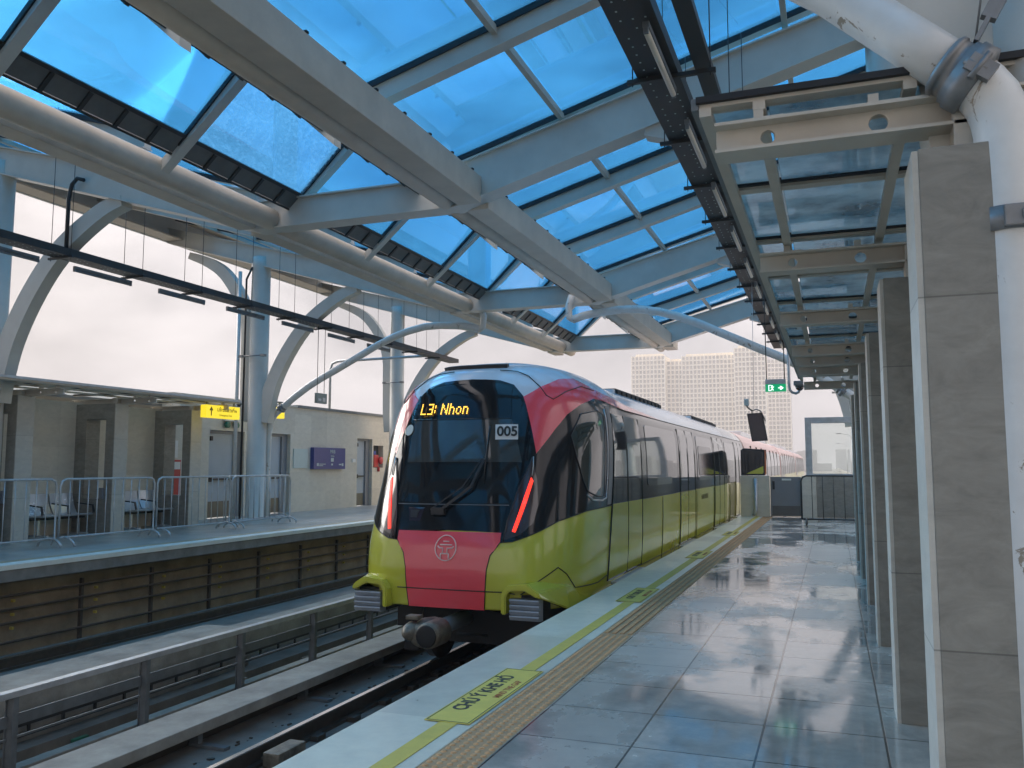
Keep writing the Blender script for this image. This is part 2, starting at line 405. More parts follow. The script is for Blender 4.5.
def lerp_tab(tab,z):
    if z<=tab[0][0]: return tab[0][1]
    for (a,b),(c,d) in zip(tab,tab[1:]):
        if z<=c:
            t=(z-a)/(c-a); return b+(d-b)*t
    return tab[-1][1]
def smooth_tab(tab,z):
    # monotone-ish cubic (catmull) interpolation
    n=len(tab)
    if z<=tab[0][0]: return tab[0][1]
    if z>=tab[-1][0]: return tab[-1][1]
    for i in range(n-1):
        if z<=tab[i+1][0]:
            x0,y0=tab[i];x1,y1=tab[i+1];h=x1-x0
            m0=((y1-tab[i-1][1])/(x1-tab[i-1][0])) if i>0 else (y1-y0)/h
            m1=((tab[i+2][1]-y0)/(tab[i+2][0]-x0)) if i+2<n else (y1-y0)/h
            t=(z-x0)/h
            return (2*t**3-3*t*t+1)*y0+(t**3-2*t*t+t)*h*m0+(-2*t**3+3*t*t)*y1+(t**3-t*t)*h*m1
WT=[(-.45,1.30),(-.1,1.34),(.3,1.37),(1.0,1.38),(1.6,1.37),(2.0,1.33),(2.2,1.27),(2.36,1.17),(2.50,1.02),(2.60,.86),(2.66,.72),(2.72,.42),(2.745,.02)]
YT=[(-.45,8.80),(-.1,8.74),(.2,8.71),(.5,8.74),(.72,8.81),(1.2,8.97),(1.8,9.17),(2.2,9.31),(2.36,9.39),(2.50,9.53),(2.60,9.72),(2.68,10.0),(2.72,10.3),(2.745,10.7)]
NT=[(-.45,4.8),(.5,4.4),(1.2,3.8),(2.0,3.4),(2.4,3.3),(2.745,3.0)]
YB=11.4
def surf(q,z):
    """q>=0: angle in degrees round the nose (0 right side, 90 centre, 180 left side); q<0: metres back along the right side"""
    w=smooth_tab(WT,z)
    if q<0 or q>180:
        d=-q if q<0 else q-180
        k=min(1,max(0,d/.9));k=k*k*(3-2*k)
        zz=z if z<2.1 else 2.1+(z-2.1)*(1-.14*k)
        return (w if q<0 else -w,YB+d,zz)
    yf=smooth_tab(YT,z);n=lerp_tab(NT,z)
    a=math.radians(q);c=math.cos(a);s=math.sin(a)
    x=math.copysign(abs(c)**(2/n),c)*w
    y=YB-(YB-yf)*abs(s)**(2/n)
    return (x,y,z)
EXPO = 1.6
SKY0 = .325
ZEN = 2.6
SUNE = 2.0
HAZE = .0010
# ------------------------------------------------------------------ dimensions (metres, platform floor = 0, track runs along +Y)
EYE = 1.4
def Zr(h): return EYE + h            # height above eye level -> world z

# ================================================================== GROUND, TRACK BED, PLATFORMS
structure(MB().box(-950, 950, -350, 1000, -13.2, -13.0), 'ground', 'ground')
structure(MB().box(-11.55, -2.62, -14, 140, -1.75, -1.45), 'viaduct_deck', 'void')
structure(MB().box(-6.2, -2.75, -14, 140, -1.446, -1.15), 'track_slab', 'slab')
structure(MB().box(-11.0, -7.2, -14, 140, -1.446, -1.25), 'track_slab', 'slab')
# right platform
p = MB(); p.box(-1.606, 3.6, -12, 25.1, -.3, 0)
structure(p, 'platform_floor', 'floor')
p = MB(); p.box(-2.5, -1.874, -12, 25.1, -.22, 0, .008)
structure(p, 'platform_edge', 'edge')
p = MB(); p.box(-1.872, -1.608, -12, 25.1, -.22, -.002)
structure(p, 'tactile_strip', 'tactile_dark')
# raised dots (near part) and ridges (far part) of the tactile paving
p = MB()
for iy in range(95):
    y = 2.2 + iy * .053
    if y > 7.18: break
    for ix in range(5):
        x = -1.846 + ix * .053
        n = 8
        vs = [(x + .017 * math.cos(2 * PI * k / n), y + .017 * math.sin(2 * PI * k / n), -.002) for k in range(n)] + [(x + .010 * math.cos(2 * PI * k / n), y + .010 * math.sin(2 * PI * k / n), .004) for k in range(n)]
        p._faces(vs, [(k, (k + 1) % n, n + (k + 1) % n, n + k) for k in range(n)] + [tuple(range(n, 2 * n))])
for ix in range(4):
    x = -1.838 + ix * .066
    for k in range(60):
        y0 = 7.23 + k * .3
        if y0 > 24.9: break
        p.box(x - .017, x + .017, y0, y0 + .292, -.002, .005)
        if k > 200: break
tag(p.build('tactile_ridges', 'tactile'), kind='structure')
p = MB(); p.box(-2.07, -1.965, -12, 25.1, .0005, .004)
structure(p, 'painted_line', 'yellow_line')
structure(MB().box(-2.62, -2.505, -12, 25.1, -1.4, -.24), 'platform_wall', 'concrete_mid')
# left platform
structure(MB().box(-15.6, -11.32, -14, 34, -.3, 0), 'far_platform_floor', 'floor_left')
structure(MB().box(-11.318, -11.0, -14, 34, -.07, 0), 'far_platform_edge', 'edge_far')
structure(MB().box(-11.50, -11.325, -14, 34, .0005, .004), 'painted_line', 'tan_line')
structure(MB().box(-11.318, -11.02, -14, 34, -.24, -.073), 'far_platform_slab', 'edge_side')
structure(MB().box(-11.9, -11.32, -14, 34, -.30, -.245), 'far_platform_soffit', 'concrete_brown')
structure(MB().box(-12.0, -11.62, -14, 140, -1.9, -.305), 'far_platform_wall', 'concrete_brown')

# cable runs and brackets on the far platform wall
c = thing('wall_cable_rack', (-11.6, 0, -1.2), 'rusty horizontal cable runs on brackets along the brown wall below the far platform', 'cable rack')
for z in (-.52, -.72, -.92, -1.2):
    MB().tube([(-11.53, -12, z), (-11.53, 34, z)], .02, 8).build('cable', 'cable_grey', c)
for k in range(24):
    y = -3 + k * 1.55
    MB().box(-11.618, -11.56, y, y + .045, -1.42, -.42).build('bracket', 'cable_grey', c)
for k in range(20):
    y = 5.0 + k * 1.55
    m_ = MB()
    for z in (-.6, -.8, -1.0): m_.box(-11.56, -11.50, y, y + .03, z - .02, z + .02)
    m_.build('marker', 'yellow_line', c)

# parapet between the tracks
c = thing('concrete_parapet', (-7.8, 0, -1.25), 'low grey concrete parapet with a flat top between the two tracks', 'parapet')
p = MB()
p.box(-8.14, -7.42, -12, 9.85, -1.25, -.76, .02).build('parapet_wall', 'concrete', c)
p = MB(); p.box(-8.14, -7.6, 9.95, 60, -1.25, -.86, .02).build('parapet_wall', 'concrete', c)
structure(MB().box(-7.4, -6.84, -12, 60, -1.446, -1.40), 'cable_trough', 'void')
structure(MB().box(-6.98, -6.84, -12, 60, -1.398, -1.26, .01), 'trough_kerb', 'concrete')

# cables lying in the trough
c = thing('trough_cables', (-7.2, 0, -1.39), 'black cables and small cable ladder lying in the trough behind the centre railing', 'cables')
for i, (x, z) in enumerate([(-7.3, -1.37), (-7.24, -1.36), (-7.18, -1.37), (-7.08, -1.375)]):
    pts = [(x + .015 * math.sin(k * 1.3 + i), -8 + k * 1.2, z) for k in range(40)]
    MB().tube(pts, .018, 6).build('cable', 'black_plastic', c)
m_ = MB()
m_.box(-7.37, -7.35, -8, 40, -1.18, -1.14); m_.box(-7.37, -7.35, -8, 40, -1.08, -1.04)
for k in range(120): m_.box(-7.368, -7.352, -8 + k * .4, -7.97 + k * .4, -1.14, -1.08)
m_.build('cable_ladder', 'tray', c)
m_ = MB()
for k in range(26):
    y = 4.1 + k * 1.1 + random.uniform(-.3, .3); x = random.choice([-7.15, -7.0, -7.22]) + random.uniform(-.05, .05)
    m_.box(x, x + random.uniform(.04, .1), y, y + random.uniform(.06, .3), -1.36, -1.33 + random.uniform(0, .03), .005)
m_.build('cable_clamp', 'concrete', c)
MB().box(-7.18, -7.13, 6.75, 6.93, -1.34, -1.30, .005).build('green_tag', 'dull_green', c)
MB().box(-7.02, -6.95, 5.45, 5.55, -1.30, -1.25, .005).build('yellow_tag', 'yellow_line', c)

rt = random.Random(9)
for nm, x0, x1, zt, mt, cnt, lab in (('trough_debris', -7.35, -7.0, -1.398, 'concrete_mid', 240, 'dust and small rubble scattered in the trough behind the centre railing'), ('slab_debris', -5.35, -4.85, -1.149, 'rail', 150, 'rust coloured grit scattered on the track slab beside the near rail')):
    m_ = MB()
    for k in range(cnt):
        x = rt.uniform(x0, x1); y = rt.uniform(2, 16); s_ = rt.uniform(.006, .022)
        m_.box(x, x + s_ * rt.uniform(.8, 2), y, y + s_ * rt.uniform(.8, 3), zt, zt + s_ * .7)
    tag(m_.build(nm, mt, None, (x0, 8, zt)), lab, 'debris', kind='stuff')
# centre railing
c = thing('track_railing', (-6.75, 0, -1.2), 'grey galvanised post and rail fence running between the tracks beside the train', 'railing')
for k in range(28):
    y = 5.72 + (k - 6) * 1.55
    m_ = MB(); m_.box(-6.79, -6.72, y - .03, y + .03, -1.40, -.60, .004); m_.box(-6.80, -6.79, y - .045, y + .045, -1.35, -.62)
    m_.build('post', 'galv_dull', c)
MB().box(-6.80, -6.71, -12, 34, -.60, -.545, .006).build('top_rail', 'galv', c)
MB().box(-6.79, -6.775, -12, 34, -.86, -.76).build('middle_rail', 'galv_dull', c)
MB().box(-6.79, -6.775, -12, 34, -.97, -.95).build('middle_rail', 'galv_dull', c)

# walkway kerb beside the near track
structure(MB().box(-6.62, -6.28, -12, 60, -1.446, -1.30, .01), 'walkway_kerb', 'concrete_mid')
structure(MB().box(-5.86, -5.40, -12, 60, -1.0, -.9, .012), 'walkway_kerb_top', 'concrete')
structure(MB().box(-5.80, -5.62, -12, 60, -1.148, -1.002), 'walkway_upstand', 'void')  # dark face stands in for the shadow under the kerb top
c = thing('kerb_brackets', (-5.55, 0, -1.15), 'small steel brackets holding the pale walkway kerb beside the near track', 'brackets')
for k in range(14):
    y = 3.2 + k * 1.7
    m_ = MB(); m_.box(-5.60, -5.50, y, y + .06, -1.148, -1.003); m_.box(-5.60, -5.2, y - .01, y + .07, -1.148, -1.12)
    m_.build('bracket', 'galv_dull', c)

# rails
for x0, nm in ((-4.72, 'near'), (-3.28, 'near'), (-10.2, 'far'), (-8.75, 'far')):
    zb = -1.148 if nm == 'near' else -1.248
    m_ = MB(); m_.box(x0 - .07, x0 + .07, -14, 140, zb, zb + .03); m_.box(x0 - .012, x0 + .012, -14, 140, zb + .03, zb + .12); m_.box(x0 - .036, x0 + .036, -14, 140, zb + .12, zb + .158, .006)
    structure(m_, 'rail', 'rail')
    structure(MB().box(x0 - .026, x0 + .026, -14, 140, zb + .1582, zb + .1612), 'rail_head', 'railtop')
c = thing('rail_fasteners', (-4.0, 0, -1.15), 'dark rail pads and clips spaced along the near track slab', 'rail fasteners')
for k in range(34):
    y = -2 + k * .65
    MB().box(-4.72 - .16, -4.72 - .072, y, y + .14, -1.148, -1.10, .006).build('rail_pad', 'rail', c)
    MB().box(-4.72 + .072, -4.72 + .16, y, y + .14, -1.148, -1.10, .006).build('rail_pad', 'rail', c)
# third rail with cover beyond the near rail
c = thing('conductor_rail', (-2.95, 0, -1.1), 'black covered power rail in the gap under the near platform edge', 'power rail')
MB().box(-3.02, -2.80, -12, 60, -.98, -.90, .01).build('cover', 'underframe', c)
for k in range(14): MB().box(-2.96, -2.88, -6 + k * 2.5, -5.85 + k * 2.5, -1.148, -.982).build('support', 'underframe', c)
m_ = MB(); m_.box(-4.62, -4.45, 6.35, 6.75, -1.149, -1.02, .02); m_.box(-4.9, -4.62, 6.45, 6.52, -1.149, -1.10, .005)
tag(m_.build('trackside_box', 'coupler', None, (-4.6, 6.5, -1.15)), 'small dark rusty junction box beside the near rail ahead of the coupler', 'junction box')

# floor stickers
FX = [(4.43, 5.72, 0), (8.90, 9.95, 1), (13.4, 14.6, 1), (18.0, 19.1, 1)]
wl = ['yellow CHU Y KHE HO mind the gap floor sticker nearest the camera', 'worn gap warning sticker on the platform edge beside the cab side window',
      'faded gap warning sticker on the platform edge beside the train doors', 'farthest faded gap warning sticker on the platform edge']
for (a, b, f), lab in zip(FX, wl):
    s_ = thing('floor_sticker', (-2.03, (a + b) / 2, .0045), lab, 'floor sticker', 'gap warning stickers along the platform edge')
    m_ = MB(); m_.box(-2.165, -1.895, a, b, .0045, .007); m_.build('sticker_sheet', 'sign_mat', s_)
    m_ = MB()
    for (x0, x1, y0, y1) in ((-2.155, -2.151, a + .01, b - .01), (-1.909, -1.905, a + .01, b - .01), (-2.151, -1.909, a + .01, a + .016), (-2.151, -1.909, b - .016, b - .01)):
        m_.box(x0, x1, y0, y1, .0072, .0082)
    m_.build('border', 'ink', s_)
    L_ = b - a
    text('lettering', 'CHÚ Ý KHE HỞ', .125 if not f else .1, 'ink', s_, (-2.065, (a + b) / 2 + .02, .0076), (0, 1, 0), (-1, 0, 0), ext=.0006, font_scale_x=.98, bold=.004)
    text('small_lettering', 'MIND THE GAP', .062, 'red_ink', s_, (-1.955, (a + b) / 2 + .12, .0076), (0, 1, 0), (-1, 0, 0), ext=.0006, bold=.001)

# ================================================================== STATION ROOF
FR = [-4.35, 3.45, 11.25, 19.05, 26.85]          # frame positions
SL = .285
XN = -4.9; ZN = 3.75; XM = -8.6
def roofz(x):                                     # underside of the frame beams above eye
    if x > XN: return ZN + SL * (x - XN)
    if x < XM: return ZN + SL * (XM - x)
    return ZN - .02
XE, XW = 3.9, -17.4
roof = thing('station_roof', (-6.75, 11, 0), 'butterfly shaped station roof of pale steel frames and blue glass over both tracks', 'station roof')
for y in FR:
    for side in (1, -1):
        xa = XN - .1 if side > 0 else XM + .1; xb = XE if side > 0 else XW
        za = Zr(ZN - .02); zb = Zr(roofz(xb))
        m_ = MB()
        m_.prism([(xa, za + .024), (xb, zb + .024), (xb, zb + .42), (xa, za + .62)], 'y', y - .11, y + .11)
        m_.prism([(xa, za), (xb, zb), (xb, zb + .022), (xa, za + .022)], 'y', y - .17, y + .17)
        m_.prism([(xa, za + .622), (xb, zb + .422), (xb, zb + .445), (xa, za + .645)], 'y', y - .17, y + .17)
        m_.build('roof_beam', 'steel_white', roof)
    m_ = MB()
    m_.box(XM + .1, XN - .1, y - .11, y + .11, Zr(ZN + .004), Zr(ZN + .42)); m_.box(XM + .1, XN - .1, y - .17, y + .17, Zr(ZN - .02), Zr(ZN + .002)); m_.box(XM + .1, XN - .1, y - .17, y + .17, Zr(ZN + .422), Zr(ZN + .445))
    m_.build('tie_beam', 'steel_white', roof)
Y0, Y1 = -4.35, 26.85
def bays():
    for a, b in zip(FR, FR[1:]): yield a + .14, b - .14
# valley box beams and gutter tubes
for (a, b) in list(bays()) + [(27.0, 27.85)]:
    MB().box(-4.96, -4.60, a, b, Zr(3.75), Zr(4.14), .01).build('box_beam', 'steel_pale', roof)
    MB().tube([(-5.14, a, Zr(3.86)), (-5.14, b, Zr(3.86))], .15, 20).build('gutter_tube', 'steel_pale', roof)
    MB().box(-8.78, -8.47, a, b, Zr(3.75), Zr(4.1), .01).build('box_beam', 'steel_pale', roof)
    MB().tube([(-8.20, a, Zr(3.88)), (-8.20, b, Zr(3.88))], .17, 20).build('gutter_tube', 'steel_pale', roof)
for k in range(44):
    y = -3.5 + k * .68
    if any(abs(y - f) < .25 for f in FR): continue
    MB().box(-4.64, -4.592, y, y + .05, Zr(4.142), Zr(4.165), .005).build('bolt', 'gasket', roof)
# slope rafters
RY = [y for f in FR[:-1] for y in (f + 2.6, f + 5.2)]
def gz(x, side):   # glass level above eye on the slopes
    return (4.50 + SL * (x - XN)) if side > 0 else (4.50 + SL * (XM - x))
for y in RY:
    for side in (1, -1):
        xa = -5.15 if side > 0 else -8.35; xb = XE if side > 0 else XW
        za, zb = Zr(gz(xa, side)) - .05, Zr(gz(xb, side)) - .05
        m_ = MB(); m_.prism([(xa, za - .2), (xb, zb - .2), (xb, zb), (xa, za)], 'y', y - .06, y + .06)
        m_.prism([(xa, za - .215), (xb, zb - .215), (xb, zb - .2), (xa, za - .2)], 'y', y - .085, y + .085)
        m_.build('rafter', 'steel_white', roof)
# glazing bars and gaskets across
for y in RY + FR:
    for side in (1, -1):
        xa = -5.2 if side > 0 else -8.3; xb = XE - .2 if side > 0 else XW + .2
        za, zb = Zr(gz(xa, side)), Zr(gz(xb, side))
        MB().prism([(xa, za - .045), (xb, zb - .045), (xb, zb + .02), (xa, za + .02)], 'y', y - .075, y + .075).build('glazing_bar', 'steel_white', roof)
        MB().prism([(xa, za - .05), (xb, zb - .05), (xb, zb + .03), (xa, za + .03)], 'y', y - .10, y - .078).build('gasket', 'gasket', roof)
# mullions along the track
MX = [-3.4, -1.9, -.4, 1.1, 2.4]
for x in MX:
    for side in (1, -1):
        xx = x if side > 0 else -13.36 - x
        z = Zr(gz(xx, side))
        MB().box(xx - .035, xx + .035, Y0, Y1, z - .11, z - .02).build('mullion', 'steel_pale', roof)
# panes
YS = sorted(RY + FR)
pane_x = [-5.2, -3.4, -1.9, -.4, 1.1, 2.4]
for i, (a, b) in enumerate(zip(YS, YS[1:])):
    for j, (xa, xb) in enumerate(zip(pane_x, pane_x[1:])):
        for side in (1, -1):
            A, B = (xa, xb) if side > 0 else (-13.36 - xa, -13.36 - xb)
            za, zb = Zr(gz(A, side)), Zr(gz(B, side))
            g_ = 'blue_glass'
            MB().prism([(A, za + .002), (B, zb + .002), (B, zb + .012), (A, za + .012)], 'y', a + .07, b - .07).build('glass_pane', g_, roof)
# centre skylight, a 45 degree ridge over the tracks
xs0, xr, zs0 = -7.66, -6.75, 4.22
for (a, b) in zip(YS, YS[1:]):
    spk = 'wet_glass' if (a > 8 and a < 9.5) else 'blue_glass'
    for s_ in (1, -1):
        A = xs0 if s_ > 0 else -13.5 - xs0
        zt = Zr(zs0 + (xr - xs0))
        MB().prism([(A, Zr(zs0)), (xr, zt), (xr, zt + .014), (A, Zr(zs0) + .014)], 'y', a + .05, b - .05).build('skylight_pane', spk if s_ > 0 else 'blue_glass', roof)
for y in YS:
    m_ = MB(); A = -8.05; z0 = Zr(3.98)
    zt = Zr(zs0 + (xr - xs0)) - .02
    m_.prism([(A, z0 - .17), (xr, zt - .16), (-13.5 - A, z0 - .17), (-13.5 - A, z0 - .02), (xr, zt + .0), (A, z0 - .02)], 'y', y - .075, y + .075)
    m_.build('skylight_rafter', 'steel_white', roof)
    m_ = MB(); m_.prism([(xs0 - .1, Zr(zs0) - .12), (xr, zt - .03), (xr, zt + .04), (xs0 - .1, Zr(zs0) - .04)], 'y', y - .10, y - .077); m_.build('gasket', 'gasket', roof)
for (a, b) in zip(YS, YS[1:]):
    for s_ in (1, -1):
        def X_(x): return x if s_ > 0 else -13.5 - x
        m_ = MB(); m_.prism([(X_(-7.86), Zr(4.03)), (X_(-7.68), Zr(4.20)), (X_(-7.66), Zr(4.22)), (X_(-7.88), Zr(4.06))], 'y', a + .08, b - .08)
        m_.build('gutter_panel', 'gutter_panel', roof)
        m_ = MB(); m_.strip([(X_(-7.66), a + .08, Zr(4.215)), (X_(-7.66), b - .08, Zr(4.215))], .05, .04, (1, 0, 1)); m_.strip([(X_(-7.885), a + .08, Zr(4.02)), (X_(-7.885), b - .08, Zr(4.02))], .03, .04, (1, 0, 1))
        for k in range(1, 5):
            y = a + (b - a) * k / 5
            m_.strip([(X_(-7.87), y, Zr(4.005)), (X_(-7.68), y, Zr(4.185))], .05, .03, (0, 1, 0))
        m_.build('panel_rib', 'tray', roof)
# eaves: opaque soffit strip and edge beam
for side in (1, -1):
    xa = 2.4 if side > 0 else -15.76; xb = XE if side > 0 else XW
    za, zb = Zr(gz(xa, side)), Zr(gz(xb, side))
    MB().prism([(xa, za - .02), (xb, zb - .02), (xb, zb + .05), (xa, za + .05)], 'y', Y0, Y1).build('eaves_soffit', 'soffit', roof)
    s = 1 if side > 0 else -1
    MB().box(xb, xb + s * .06, Y0, Y1 + .6, zb - .72, zb + .1).build('eaves_fascia', 'white_paint', roof)
    MB().box(xb - s * .02, xb - s * .5, Y0, Y1, zb - .70, zb - .66).build('eaves_underside', 'soffit', roof)
# columns with curved arms
arm = [(.22, 2.55), (.30, 3.0), (.52, 3.65), (.9, 4.35), (1.4, 5.0), (1.95, 5.45), (2.6, 5.82), (3.02, 5.93)]
arm_out = [(.22, 2.6), (.28, 3.3), (.32, 4.3), (.36, 5.2), (.61, 5.9), (1.14, 6.62), (1.7, 7.0), (2.35, 7.25)]
lw = [1.25, 1.2, 1.05, 1.0, .95, .9, .8, .55]
for xc in (-14.3, .8):
    for y in FR:
        c_ = MB(); 
        c_.lathe([(.27, 0.0), (.27, .02), (.25, .03), (.25, 6.75), (.25, 7.0)], (xc, y, 0), 'z', 28)
        col = c_.build('column', 'steel_white', roof)
        m_ = MB(); m_.lathe([(.36, .0), (.36, .03), (.31, .04)], (xc, y, .001), 'z', 28); m_.build('base_plate', 'steel_white', col)
        for s in (1, -1):
            inner = (s > 0) == (xc < -7)
            pts = []
            for i, (dx, z) in enumerate(arm if inner else arm_out):
                pts.append((xc + s * dx, y, z))
            # smooth the curve
            sm = []
            for i in range(len(pts) - 1):          # smooth curve through the points
                p0 = pts[max(0, i - 1)]; p1_ = pts[i]; p2_ = pts[i + 1]; p3_ = pts[min(len(pts) - 1, i + 2)]
                for t in (0, .25, .5, .75):
                    sm.append(tuple(.5 * (2 * p1_[k] + (p2_[k] - p0[k]) * t + (2 * p0[k] - 5 * p1_[k] + 4 * p2_[k] - p3_[k]) * t * t + (3 * p1_[k] - p0[k] - 3 * p2_[k] + p3_[k]) * t ** 3) for k in range(3)))
            sm.append(pts[-1])
            MB().strip(sm, .24, .34, (0, 1, 0), [lw[min(7, i // 4)] + (lw[min(7, i // 4 + 1)] - lw[min(7, i // 4)]) * (i % 4) / 4 for i in range(len(sm))]).build('bracket_arm', 'steel_white', col)
        m_ = MB(); m_.tube([(xc - .36, y - .31, 4.3), (xc + .36, y - .31, 4.3)], .018, 6); m_.box(xc - .40, xc - .28, y - .34, y - .22, 4.27, 4.33); m_.box(xc + .28, xc + .40, y - .34, y - .22, 4.27, 4.33)
        m_.build('pipe_clip', 'clamp', col)
# ---- arched rain pipes from the valley gutters to the columns
parch = [(-5.48, 4.74), (-5.2, 4.82), (-4.9, 4.86), (-4.4, 4.9), (-3.97, 4.89), (-3.5, 4.80), (-3.08, 4.67), (-2.6, 4.47), (-2.22, 4.28), (-1.8, 4.08), (-1.39, 3.88), (-1.0, 3.70), (-.58, 3.48), (-.2, 3.24), (.15, 2.99)]
def rainpipe(y, side, label, r=.088, near=False):
    X_ = (lambda x: x) if side > 0 else (lambda x: -13.5 - x)
    t_ = thing('rain_pipe', (X_(.6), y, 0), label, 'rain pipe', 'arched rain pipes between the valley gutters and the platforms')
    pts = [(X_(x), y, z) for x, z in parch]
    if near:
        pts = [(x, y + .45 * min(1, (.475 - x) / 1.0), z) for x, z in [(-5.48, 4.74), (-5.2, 4.86), (-4.9, 4.92), (-4.4, 4.97), (-3.9, 4.98), (-3.3, 4.93), (-2.7, 4.81), (-2.1, 4.62), (-1.6, 4.40), (-1.1, 4.12), (-.75, 3.89), (-.42, 3.64), (-.14, 3.41), (.06, 3.21), (.29, 2.94), (.475, 2.72)]]
    else: pts += [(X_(.24), y, 2.925)]
    m_ = MB(); m_.tube(pts, r, 28 if near else 14)
    m_.tube([(X_(-5.46), y, 4.74), (X_(-5.56), y, 4.80), (X_(-5.58), y, 5.05), (X_(-5.5), y, 5.3)], r * .9, 12)
    m_.build('arched_pipe', 'pipe', t_)
    el = [(.24, 2.925), (.34, 2.86), (.44, 2.78), (.52, 2.68), (.57, 2.56), (.60, 2.42), (.61, 2.30)]
    if near: el = [(.48, 2.72), (.515, 2.68), (.545, 2.635), (.565, 2.58), (.575, 2.52), (.578, 2.40), (.58, 2.28)]
    vx = .575 if near else .61
    m_ = MB(); m_.tube([(X_(x), y, z) for x, z in el] + [(X_(vx), y, 1.2), (X_(vx), y, 0.001)], [r * 1.04] * 6 + ([r * 1.04, r, r] if side > 0 else [r * .8, r * .6, r * .6]), 28 if near else 14)
    m_.build('downpipe', 'pipe', t_)
    # clamps
    d = Vector((X_(.30) - X_(.20), 0, -.081)).normalized()
    o_ = Vector((X_(.20), y, 2.952)) if not near else Vector((.445, y, 2.75))
    m_ = MB()
    for k, (a, rr) in enumerate(((-.05, 1.10), (-.02, 1.28), (.012, 1.16), (.035, 1.34), (.07, 1.34), (.10, 1.12))):
        pass
    m_.tube([o_ + d * a for a in (-.055, -.045, -.03, -.028, .0, .002, .02, .022, .075, .085)], [r * q for q in (1.06, 1.2, 1.2, 1.12, 1.12, 1.25, 1.25, 1.36, 1.36, 1.08)], 28)
    n_ = Vector((d.z, 0, -d.x)) * (1 if side > 0 else -1)
    bl = o_ + d * .045 + Vector((0, -r * 1.30, 0))
    m_.tube([bl + d * -.03, bl + d * .045], .016, 8)
    m_.strip([bl + d * -.02, bl + d * .07], .03, .06, (0, 1, 0)); m_.tube([bl + d * .02 + n_ * .05 + Vector((0, -.01, 0)), bl + d * .02 - n_ * .05 + Vector((0, -.01, 0))], .011, 8)
    m_.build('pipe_clamp', 'clamp', t_)
    if near:
        m_ = MB(); m_.tube([(vx, y, 2.165), (vx, y, 2.245)], r * 1.10, 28)
        m_.box(vx - .03, vx + .05, y - r * 1.35, y - r * 1.0, 2.17, 2.24, .006); m_.box(vx + .02, vx + .035, y - r * 1.5, y - r * 1.2, 2.19, 2.22)
        m_.build('pipe_clamp', 'clamp', t_)
        # turnbuckle strap up to the roof
        q = Vector((.50, y - .03, 2.83)); e = Vector((.86, y + .02, 3.50)); dd = (e - q)
        m_ = MB(); m_.strip([q, q + dd * .12], .05, .015, (0, 1, 0)); m_.strip([q + dd * .12, q + dd * .30], .035, .05, (0, 1, 0))
        m_.tube([q + dd * .28, q + dd * .40], .012, 8); m_.strip([q + dd * .38, q + dd * .55], .035, .045, (0, 1, 0)); m_.tube([q + dd * .55, q + dd * 3.9], .010, 8)
        m_.tube([q, q + Vector((.25, 0, 1.6))], .004, 6)
        m_.build('turnbuckle', 'clamp', t_)
    return t_
rainpipe(3.2, 1, 'big scuffed white rain pipe with steel clamps bending down at the near right corner', near=True)
rainpipe(18.75, 1, 'thin arched rain pipe crossing above the train roof to the right platform', r=.09)
rainpipe(19.32, -1, 'thin arched rain pipe curving down to the left platform column', r=.09)

# ================================================================== CABLE TRAYS, LAMPS
def tray(name, x0, x1, z, label, xs2=None, y0=-4, y1=27.6):
    t_ = thing(name, ((x0 + x1) / 2, 12, z), label, 'cable tray', 'hanging cable trays')
    m_ = MB(); m_.box(x0, x1, y0, y1, z, z + .012); m_.box(x0, x0 + .012, y0, y1, z + .0125, z + .13); m_.box(x1 - .012, x1, y0, y1, z + .0125, z + .13)
    m_.build('tray_channel', 'tray', t_)
    m_ = MB()
    w = x1 - x0
    for k in range(150):     # pale chips on the tray bottom paint daylight showing through its slots
        y = 5.2 + k * .155
        if y > 20: break
        for j in range(3):
            if random.random() < .75:
                xx = x0 + w * (.22 + .27 * j); m_.box(xx, xx + .016, y, y + .02, z - .0015, z + .0005)
    tag(m_.build('tray_slot_glints', 'notice', t_), kind='stuff')
    if xs2:
        m_ = MB(); m_.box(xs2[0], xs2[1], y0, y1, z + .05, z + .06); m_.box(xs2[1] - .01, xs2[1], y0, y1, z + .0605, z + .13)
        m_.build('small_tray', 'tray', t_)
        for k in range(5): pass
    return t_
T1 = tray('cable_tray', -1.60, -1.22, 5.02, 'perforated dark cable tray carrying tube lamps above the right platform', (-1.08, -.93))
T2 = tray('cable_tray', -12.62, -12.26, 5.02, 'perforated dark cable tray hanging above the left platform')
for t_, xa, xb, sgn in ((T1, -1.70, -.88, 1), (T2, -12.72, -12.16, -1)):
    k = 0
    y = -2.2
    while y < 27.4:
        MB().box(xa, xb, y - .022, y + .022, 4.975, 5.015, .004).build('hanger_bar', 'tray', t_)
        m_ = MB()
        for x in (xa + .05, xb - .05):
            m_.tube([(x, y, 4.95), (x, y, Zr(gz(x, sgn)) - .06)], .006, 5)
        m_.build('hanger_rod', 'black_wire', t_)
        y += 1.65; k += 1
PL = ['tube lamp under the right tray nearest the camera', 'second tube lamp under the right tray', 'third tube lamp under the right tray', 'fourth tube lamp under the right tray, over the rear of the cab',
      'fifth tube lamp under the right tray', 'sixth tube lamp under the right tray', 'seventh tube lamp under the right tray', 'eighth tube lamp under the right tray', 'ninth tube lamp under the right tray', 'farthest tube lamp under the right tray']
